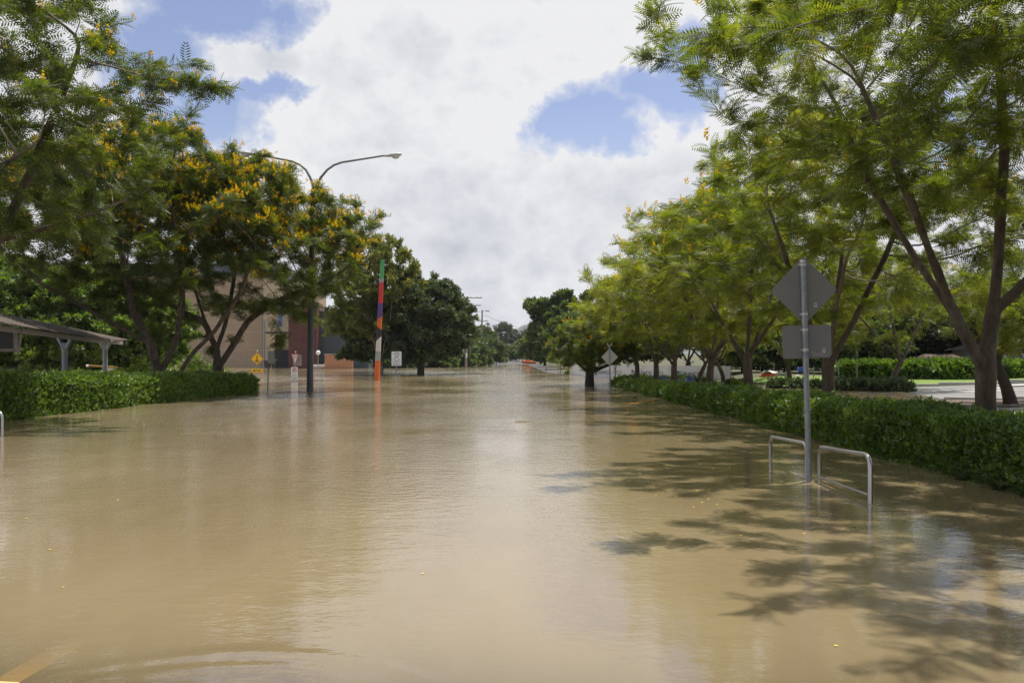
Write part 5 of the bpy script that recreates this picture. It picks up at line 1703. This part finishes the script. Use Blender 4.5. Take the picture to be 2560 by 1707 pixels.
pp1 = power_pole('nearest timber power pole with a white notice, partly behind the dark leafy tree', 1165, 920, 741, [(0.25, 2.6, 1.1), (1.5, 2.0, 1.2), (2.6, 1.6, 0.9)], 0.19)
k = MB(); k.box((0.10, -0.21, 2.1), (0.24, 0.03, 0.75)); k.build('notice', M['white'], pp1[0])
pp2 = power_pole('tall timber power pole with several crossarms and a lamp arm on top', 1203, 912, 775, [(2.7, 2.4, 0.3), (4.6, 2.0, 1.2)], 0.22)
X, Y, zt_ = pp2[1:]
k = MB(); k.tube([(-1.3, -0.1, zt_ - 0.45), (0.25, -0.1, zt_ - 0.35), (1.2, -0.1, zt_ - 0.3)], 0.05, 8); la = k.build('lamp_arm', M['galv'], pp2[0])
k = MB(); k.box((1.55, -0.1, zt_ - 0.22), (0.9, 0.35, 0.22)); k.build('lamp_head', M['grey_panel'], la, bevel=0.05)
pp3 = power_pole('third timber power pole, with a box transformer, standing behind the yellow green bush', 1226, 906.6, 818, [(-0.6, 1.6, -0.6)], 0.22)
k = MB(); k.box((-0.9, 0, pp3[3] + 1.2), (1.2, 0.6, 0.7)); k.tube([(-0.9, 0, pp3[3] - 0.8), (-0.9, 0, pp3[3] + 1.2)], 0.06, 6); k.build('transformer', M['grey_panel'], pp3[0])


def street_lamp(label, px, Y, top, reach):
    x = wx(px, Y); z = at(px, top, Y)[2]
    t = thing('street_lamp', label, 'street lamp', (x, Y, 0), group='grey lamps down the far street')
    k = MB(); k.tube([(0, 0, -0.8), (0.1, 0, z - 0.8)], [0.15, 0.11], 10); k.build('pole', M['galv'], t)
    k = MB(); k.tube([(0.1, 0, z - 0.8), (0.25, 0, z - 0.35), (0.6, 0, z - 0.08), (reach, 0, z)], 0.06, 8); k.build('arm', M['galv'], t)
    k = MB(); k.sphere((reach + 0.25, 0, z - 0.02), 0.3, 12, 8, (1.2, 0.7, 0.5)); k.build('lamp_head', M['lamp_grey'], t)
    return t, x, z


sl1 = street_lamp('grey street lamp with a short arm at the far flood edge', 1242, 216, 831, 1.5)
sl2 = street_lamp('smallest grey street lamp over the low bushes at the end of the street', 1256, 300, 862, 2.0)


def wire(label, a, b, sag, r=0.022):
    pts = []
    for i in range(17):
        u_ = i / 16
        p = Vector(a) * (1 - u_) + Vector(b) * u_
        p.z -= sag * 4 * u_ * (1 - u_)
        pts.append(p - Vector(a))
    k = MB(); k.tube(pts, r * 1.5, 5)
    o = k.build('overhead_wire', M['wire']); o.location = a
    return tagit(o, label, 'wire', 'overhead wires along the street')


p1t, p2t, p3t = (pp1[1] + 0.2, pp1[2], pp1[3]), (pp2[1] + 0.2, pp2[2], pp2[3]), (pp3[1] + 0.2, pp3[2], pp3[3])
wire('upper wire from the second power pole sagging towards the hill', (p2t[0] + 0.5, p2t[1], p2t[2] - 1.2), (14, 420, 15), 1.0, 0.03)
wire('middle wire from the second power pole towards the third', (p2t[0] + 1.0, p2t[1], p2t[2] - 2.5), (p3t[0] + 0.4, p3t[1], p3t[2]), 0.8, 0.025)
wire('wire crossing the street from the second power pole to the right hand trees', (p2t[0], p2t[1], 7.0), (13.0, 196, 6.4), 0.9, 0.026)
wire('lower of the wires crossing the street to the right hand trees', (p2t[0], p2t[1], 5.6), (13.5, 186, 4.7), 0.8, 0.026)
wire('slanting stay wire running down from the third power pole', (p3t[0], p3t[1], p3t[2] - 3.0), (p3t[0] - 5.5, p3t[1] - 10, 4.0), 0.1, 0.04)
wire('slanting service wire from the far street lamp down to the left', (sl1[1], 216, sl1[2] - 1.0), (sl1[1] - 4.6, 232, 2.2), 0.2, 0.03)
wire('wire between the first and second power poles', (p1t[0] + 0.8, p1t[1], p1t[2] - 1.4), (p2t[0] + 0.4, p2t[1], p2t[2] - 2.6), 0.8, 0.024)

# slim street sign beside sapling
X, Y = gr(1406, 937)
t = thing('street_sign', 'slim white street sign on a thin post beside the bright sapling', 'sign', (X, Y, 0))
k = MB(); k.tube([(0, 0, -0.8), (0, 0, 1.15)], 0.035, 8); k.build('post', M['galv'], t)
k = MB(); k.prism(round_rect(0.22, 0.5, 0.02), -0.05, -0.04); o = k.build('plate', M['white'], t); o.location = (0.02, 0, 0.95)
t = thing('tree_guard', 'low wooden rail between short posts in the water behind the slim street sign', 'rail', (wx(1372, 92), 92, 0))
k = MB(); k.box((0.5, 0, 0.45), (1.9, 0.05, 0.10)); k.build('bar', M['woodpole'], t)
for x in (-0.3, 1.25):
    k = MB(); k.box((x, 0.05, 0.05), (0.10, 0.10, 1.1)); k.build('post', M['woodpole'], t)

# far houses
def house(label, px, Y, z0, w, d, h, rh, wall, roof, rz=0.0):
    x = wx(px, Y)
    t = thing('house', label, 'house', (x, Y, z0), rz, group='houses among the background trees')
    k = MB(); k.box((0, 0, h / 2 - 0.5), (w, d, h + 1.0)); k.build('wall', wall, t)
    k = MB()
    a, b = w / 2 + 0.5, d / 2 + 0.5
    k.add([(-a, -b, h), (a, -b, h), (a, b, h), (-a, b, h), (-a * 0.55, 0, h + rh), (a * 0.55, 0, h + rh)], [(0, 1, 5, 4), (2, 3, 4, 5), (1, 2, 5), (3, 0, 4), (3, 2, 1, 0)]); k.build('roof', roof, t)
    for s in (-0.25, 0.25):
        k = MB(); k.box((s * w, -d / 2 - 0.03, h * 0.55), (1.3, 0.08, 1.25)); f = k.build('window', M['white'], t)
        k = MB(); k.box((s * w, -d / 2 - 0.075, h * 0.55), (1.12, 0.03, 1.07)); k.build('pane', M['fascia'], f)
    return t


house('cream house with white windows at the right edge behind the crooked tree', 2530, 76, 0.2, 7, 7, 2.2, 1.0, M['cream'], M['roof_pale'])
house('house with a red brown roof half hidden beyond the tall clipped hedge', 2345, 74, 0.0, 3.4, 4, 1.3, 0.7, M['fence_dark'], M['roof_red'])
house('tan house high behind the second power pole', 1216, 420, 9.0, 7, 8, 5.0, 2.2, M['tan'], M['terracotta'])
house('small white roofed house among the trees at the end of the street', 1286, 380, 1.4, 7, 6, 2.6, 1.4, M['tan_light'], M['roof_pale'])

# ------------------------------------------------------------------ right: banner fence, sacks, building site
BA, BB = Vector((6.9, 73.0, 0)), Vector((15.5, 60.5, 0))
BL = (BB - BA).length
brz = math.atan2(BB.y - BA.y, BB.x - BA.x)
t = thing('banner_fence', 'temporary fence hung with pale banners printed in navy and green lettering', 'fence', BA, brz)
npan = 5
for i in range(npan + 1):
    k = MB(); k.tube([(BL * i / npan, 0.05, -0.8), (BL * i / npan, 0.05, 1.12)], 0.03, 8); k.build('post', M['galv'], t)
for i in range(npan):
    a, b = BL * i / npan + 0.03, BL * (i + 1) / npan - 0.03
    vs, fs = [], []
    for u_ in range(25):
        for v_ in range(7):
            x = a + (b - a) * u_ / 24; z = -0.6 + 1.68 * v_ / 6
            vs.append((x, 0.014 * math.sin(x * 5.0 + v_) + 0.01 * math.sin(x * 11), z))
    fs = [(u_ * 7 + v_, (u_ + 1) * 7 + v_, (u_ + 1) * 7 + v_ + 1, u_ * 7 + v_ + 1) for u_ in range(24) for v_ in range(6)]
    k = MB(); k.add(vs, fs, True); k.build('banner', M['banner'], t)
for cx in (1.7, 6.5, 11.6):
    for dx, dz, mn in ((-0.13, 0.13, 'navy'), (0.13, 0.13, 'grn'), (-0.13, -0.13, 'grn'), (0.13, -0.13, 'navy'), (0, 0, 'grn')):
        k = MB(); k.box((cx - 1.35 + dx, -0.05, 0.45 + dz), (0.2, 0.012, 0.2)); k.build('logo_square', M[mn], t)
    text_obj('lettering', 'FRANCIS', 0.44, M['navy'], t, (cx - 0.15, -0.055, 0.44), 0, 1.0)
    text_obj('lettering', 'WHITE', 0.44, M['grn'], t, (cx + 1.45, -0.055, 0.44), 0, 0.85)
# return of white fence along the street
a, b = Vector((5.95, 88.0, 0)), Vector((6.8, 74.5, 0))
t = thing('white_fence', 'white sheet fence along the street edge behind the flame tree', 'fence', a, math.atan2(b.y - a.y, b.x - a.x))
L_ = (b - a).length
for i in range(5):
    k = MB(); k.box((L_ * (i + 0.5) / 5, 0, 0.35), (L_ / 5 - 0.05, 0.03, 1.9)); k.build('panel', M['sheet'], t)
for i in range(6):
    k = MB(); k.tube([(L_ * i / 5, 0.06, -0.8), (L_ * i / 5, 0.06, 1.35)], 0.035, 8); k.build('post', M['galv'], t)

# blue sacks under the right row
def sack(label, loc, rz, s, m='tarp', seed=0):
    g = np.random.default_rng(seed)
    k = MB(); k.sphere((0, 0, 0.14), 0.30, 18, 12, (1.35, 0.95, 0.75))
    vv = []
    for (x, y, z) in k.v:
        f = 1 + 0.13 * math.sin(7 * x + seed) * math.sin(6 * y + 2 * z + seed) + 0.07 * math.sin(17 * x + 13 * z + seed)
        vv.append((x * f, y * f, max(-0.1, z * f)))
    k.v = vv
    o = k.build('plastic_sack', M[m]); o.location = loc; o.rotation_euler = (0, 0, rz); o.scale = (s, s, s)
    return tagit(o, label, 'sack', 'blue plastic sacks behind the right hedge')


for i, (px, lab) in enumerate(((1664, 'leftmost blue plastic sack of the row behind the right hedge'), (1676, 'blue plastic sack left of the pale barked trunk'), (1692, 'blue plastic sack against the pale barked trunk'),
                               (1700, 'blue plastic sack right of the pale barked trunk'), (1709, 'blue plastic sack in the middle of the right half of the row'), (1718, 'blue plastic sack beside the upright blue drum'))):
    sack(lab, (wx(px, 52.4), 52.4 + 0.25 * (i % 2), -0.02), 0.7 * i, 0.85 + 0.12 * (i % 3), seed=i)
for px, lab in ((1658, 'upright pale blue drum at the left end of the blue sacks'), (1727, 'upright blue drum at the right end of the blue sacks')):
    k = MB(); k.tube([(0, 0, -0.3), (0, 0, 0.05), (0, 0, 0.08), (0, 0, 0.30), (0, 0, 0.33), (0, 0, 0.52)], [0.22, 0.22, 0.235, 0.235, 0.22, 0.21], 16)
    o = k.build('plastic_drum', M['tarp']); o.location = (wx(px, 52.6), 52.6, 0); tagit(o, lab, 'drum', 'blue drums behind the right hedge')
k = MB(); k.tube([(0, 0, -0.4), (0, 0, 0.38), (0, 0, 0.42)], [0.11, 0.11, 0.08], 12); o = k.build('bollard', M['black']); o.location = (wx(1820, 50), 50, 0); tagit(o, 'short black bollard in the water below the banner fence end', 'bollard')
# red mesh pile, white sheet, hoop
c = at(1922, 944, 58)
k = MB(); k.sphere((0, 0, 0.0), 0.62, 22, 12, (1.0, 0.6, 0.62)); k.v = [(x * (1 + 0.10 * math.sin(9 * x + 5 * z)), y, max(-0.25, z * (1 + 0.12 * math.sin(8 * x)))) for x, y, z in k.v]
o = k.build('mesh_roll', M['red_mesh']); o.location = (c[0], c[1], 0.30); tagit(o, 'heap of orange red barrier mesh behind the low hedge', 'barrier mesh')
k = MB()
vs = [(u_ * 0.16 - 0.5, v_ * 0.18 - 0.3, 0.66 + 0.10 * math.sin(u_ * 1.1 + v_) - 0.05 * abs(u_ - 3)) for u_ in range(8) for v_ in range(4)]
k.add(vs, [(u_ * 4 + v_, (u_ + 1) * 4 + v_, (u_ + 1) * 4 + v_ + 1, u_ * 4 + v_ + 1) for u_ in range(7) for v_ in range(3)], True)
o = k.build('plastic_sheet', M['sheet']); o.location = (c[0], c[1], 0.12); o.modifiers.new('t', 'SOLIDIFY').thickness = 0.02; tagit(o, 'crumpled white sheet lying over the red mesh heap', 'sheet')
c = at(1994, 950, 57)
k = MB(); k.tube([(0.36 * math.cos(q), 0, -0.25 + 0.62 * math.sin(q)) for q in np.linspace(math.radians(20), math.radians(165), 14)], 0.05, 8); o = k.build('pipe_hoop', M['white']); o.location = (c[0], c[1], 0.1); tagit(o, 'white curved pipe hoop right of the grey board', 'pipe')
c = at(1958, 945, 58.5)
k = MB(); k.box((0, 0, 0.3), (0.78, 0.5, 0.9)); o = k.build('site_box', M['grey_panel'], bevel=0.03); o.location = (c[0], c[1], -0.1); tagit(o, 'grey board box between the red mesh and the white hoop', 'box')
for px, top, lab in ((1965, 918, 'pale site post standing above the grey board box'), (2034, 915, 'thin site post right of the white hoop'), (2098, 905, 'leaning thin pale post at the low dark hedge'), (2142, 905, 'thin pale post rising from the low dark hedge')):
    Yp = 56.0 if px < 2050 else 46.0
    z = at(px, top, Yp)[2]
    k = MB(); k.tube([(0, 0, -0.4), (-0.05 if px == 2098 else 0, 0, z)], 0.035, 8); o = k.build('site_post', M['galv']); o.location = (wx(px, Yp), Yp, 0); tagit(o, lab, 'post', 'thin site posts at right')
c = at(2002, 924, 62)
k = MB()
vs = [(u_ * 0.1 - 0.2, 0.03 * math.sin(u_ * 2), v_ * 0.1 - 0.2) for u_ in range(5) for v_ in range(5)]
k.add(vs, [(u_ * 5 + v_, (u_ + 1) * 5 + v_, (u_ + 1) * 5 + v_ + 1, u_ * 5 + v_ + 1) for u_ in range(4) for v_ in range(4)], True)
k.tube([(-0.2, 0, -1.2), (-0.2, 0, 0.22)], 0.03, 6); k.tube([(0.2, 0, -1.2), (0.2, 0, 0.22)], 0.03, 6)
o = k.build('site_sign', M['blue']); o.location = c; o.modifiers.new('t', 'SOLIDIFY').thickness = 0.02; tagit(o, 'small blue site board above the white hoop', 'sign')
k = MB(); k.box((0.06, 0, 0), (0.12, 0.12, 0.9)); o = k.build('hedge_bollard', M['fence_dark'], bevel=0.02); o.location = (wx(2102, 44.4), 44.2, 0.2); tagit(o, 'short dark post at the left end of the rounded low hedge', 'post')

# ------------------------------------------------------------------ small things afloat
g = random.Random(12)
proto = MB()
for q in range(5):
    a = q * 2 * math.pi / 5
    proto.add([(0, 0, 0.002), (0.011 * math.cos(a - 0.5), 0.011 * math.sin(a - 0.5), 0.005), (0.022 * math.cos(a), 0.022 * math.sin(a), 0.007), (0.011 * math.cos(a + 0.5), 0.011 * math.sin(a + 0.5), 0.005)], [(0, 1, 2, 3)])
po = proto.build('fallen_blossom', M['petal'])
tagit(po, 'tiny yellow blossom floating on the brown water', 'blossom', 'yellow blossoms floating on the water')
spots = [(2090, 1615), (1633, 1220), (1734, 1268), (1742, 1227), (1772, 1225), (1755, 1257), (1792, 1262), (1690, 1241), (1783, 1172), (1824, 1170), (1750, 1160), (1853, 1277), (1852, 1340), (2060, 1330), (2010, 1335),
         (1620, 1205), (1700, 1100), (1607, 1100), (1634, 1070), (2291, 1210), (2425, 1270), (1770, 1248), (1640, 1240), (1600, 1185), (360, 1060), (65, 1297), (125, 1374), (158, 1468), (820, 1058), (995, 1170), (1056, 1434), (295, 1250)]
for i, (px, py) in enumerate(spots):
    o = po if i == 0 else po.copy()
    if i: COL.objects.link(o)
    X, Y = gr(px, py)
    o.location = (X, Y, 0.002); o.rotation_euler = (0, 0, g.random() * 6)
    s = g.uniform(0.6, 1.1) * max(0.8, min(1.6, Y / 9))
    o.scale = (s, s, s)
k = MB(); k.tube([(-0.20, 0, 0.012), (-0.05, 0.02, 0.022), (0.1, 0.0, 0.015), (0.26, 0.03, 0.012)], [0.008, 0.014, 0.012, 0.006], 7)
o = k.build('floating_stick', M['stick']); X, Y = gr(1306, 1054); o.location = (X, Y, 0); tagit(o, 'pale stick floating in the middle of the flooded road', 'stick')

# ------------------------------------------------------------------ haze over the far distance
hz = MB(); hz.box((0, 835, 27.5), (2400, 1770, 59))
m = bpy.data.materials.new('haze air'); m.use_nodes = True
nt = m.node_tree; nt.nodes.clear()
out = nd(nt, 'ShaderNodeOutputMaterial'); v = nd(nt, 'ShaderNodeVolumePrincipled')
v.inputs['Color'].default_value = (0.86, 0.90, 0.97, 1); v.inputs['Density'].default_value = 0.00010
nt.links.new(v.outputs[0], out.inputs['Volume'])
ho = hz.build('haze', m); ho['kind'] = 'stuff'
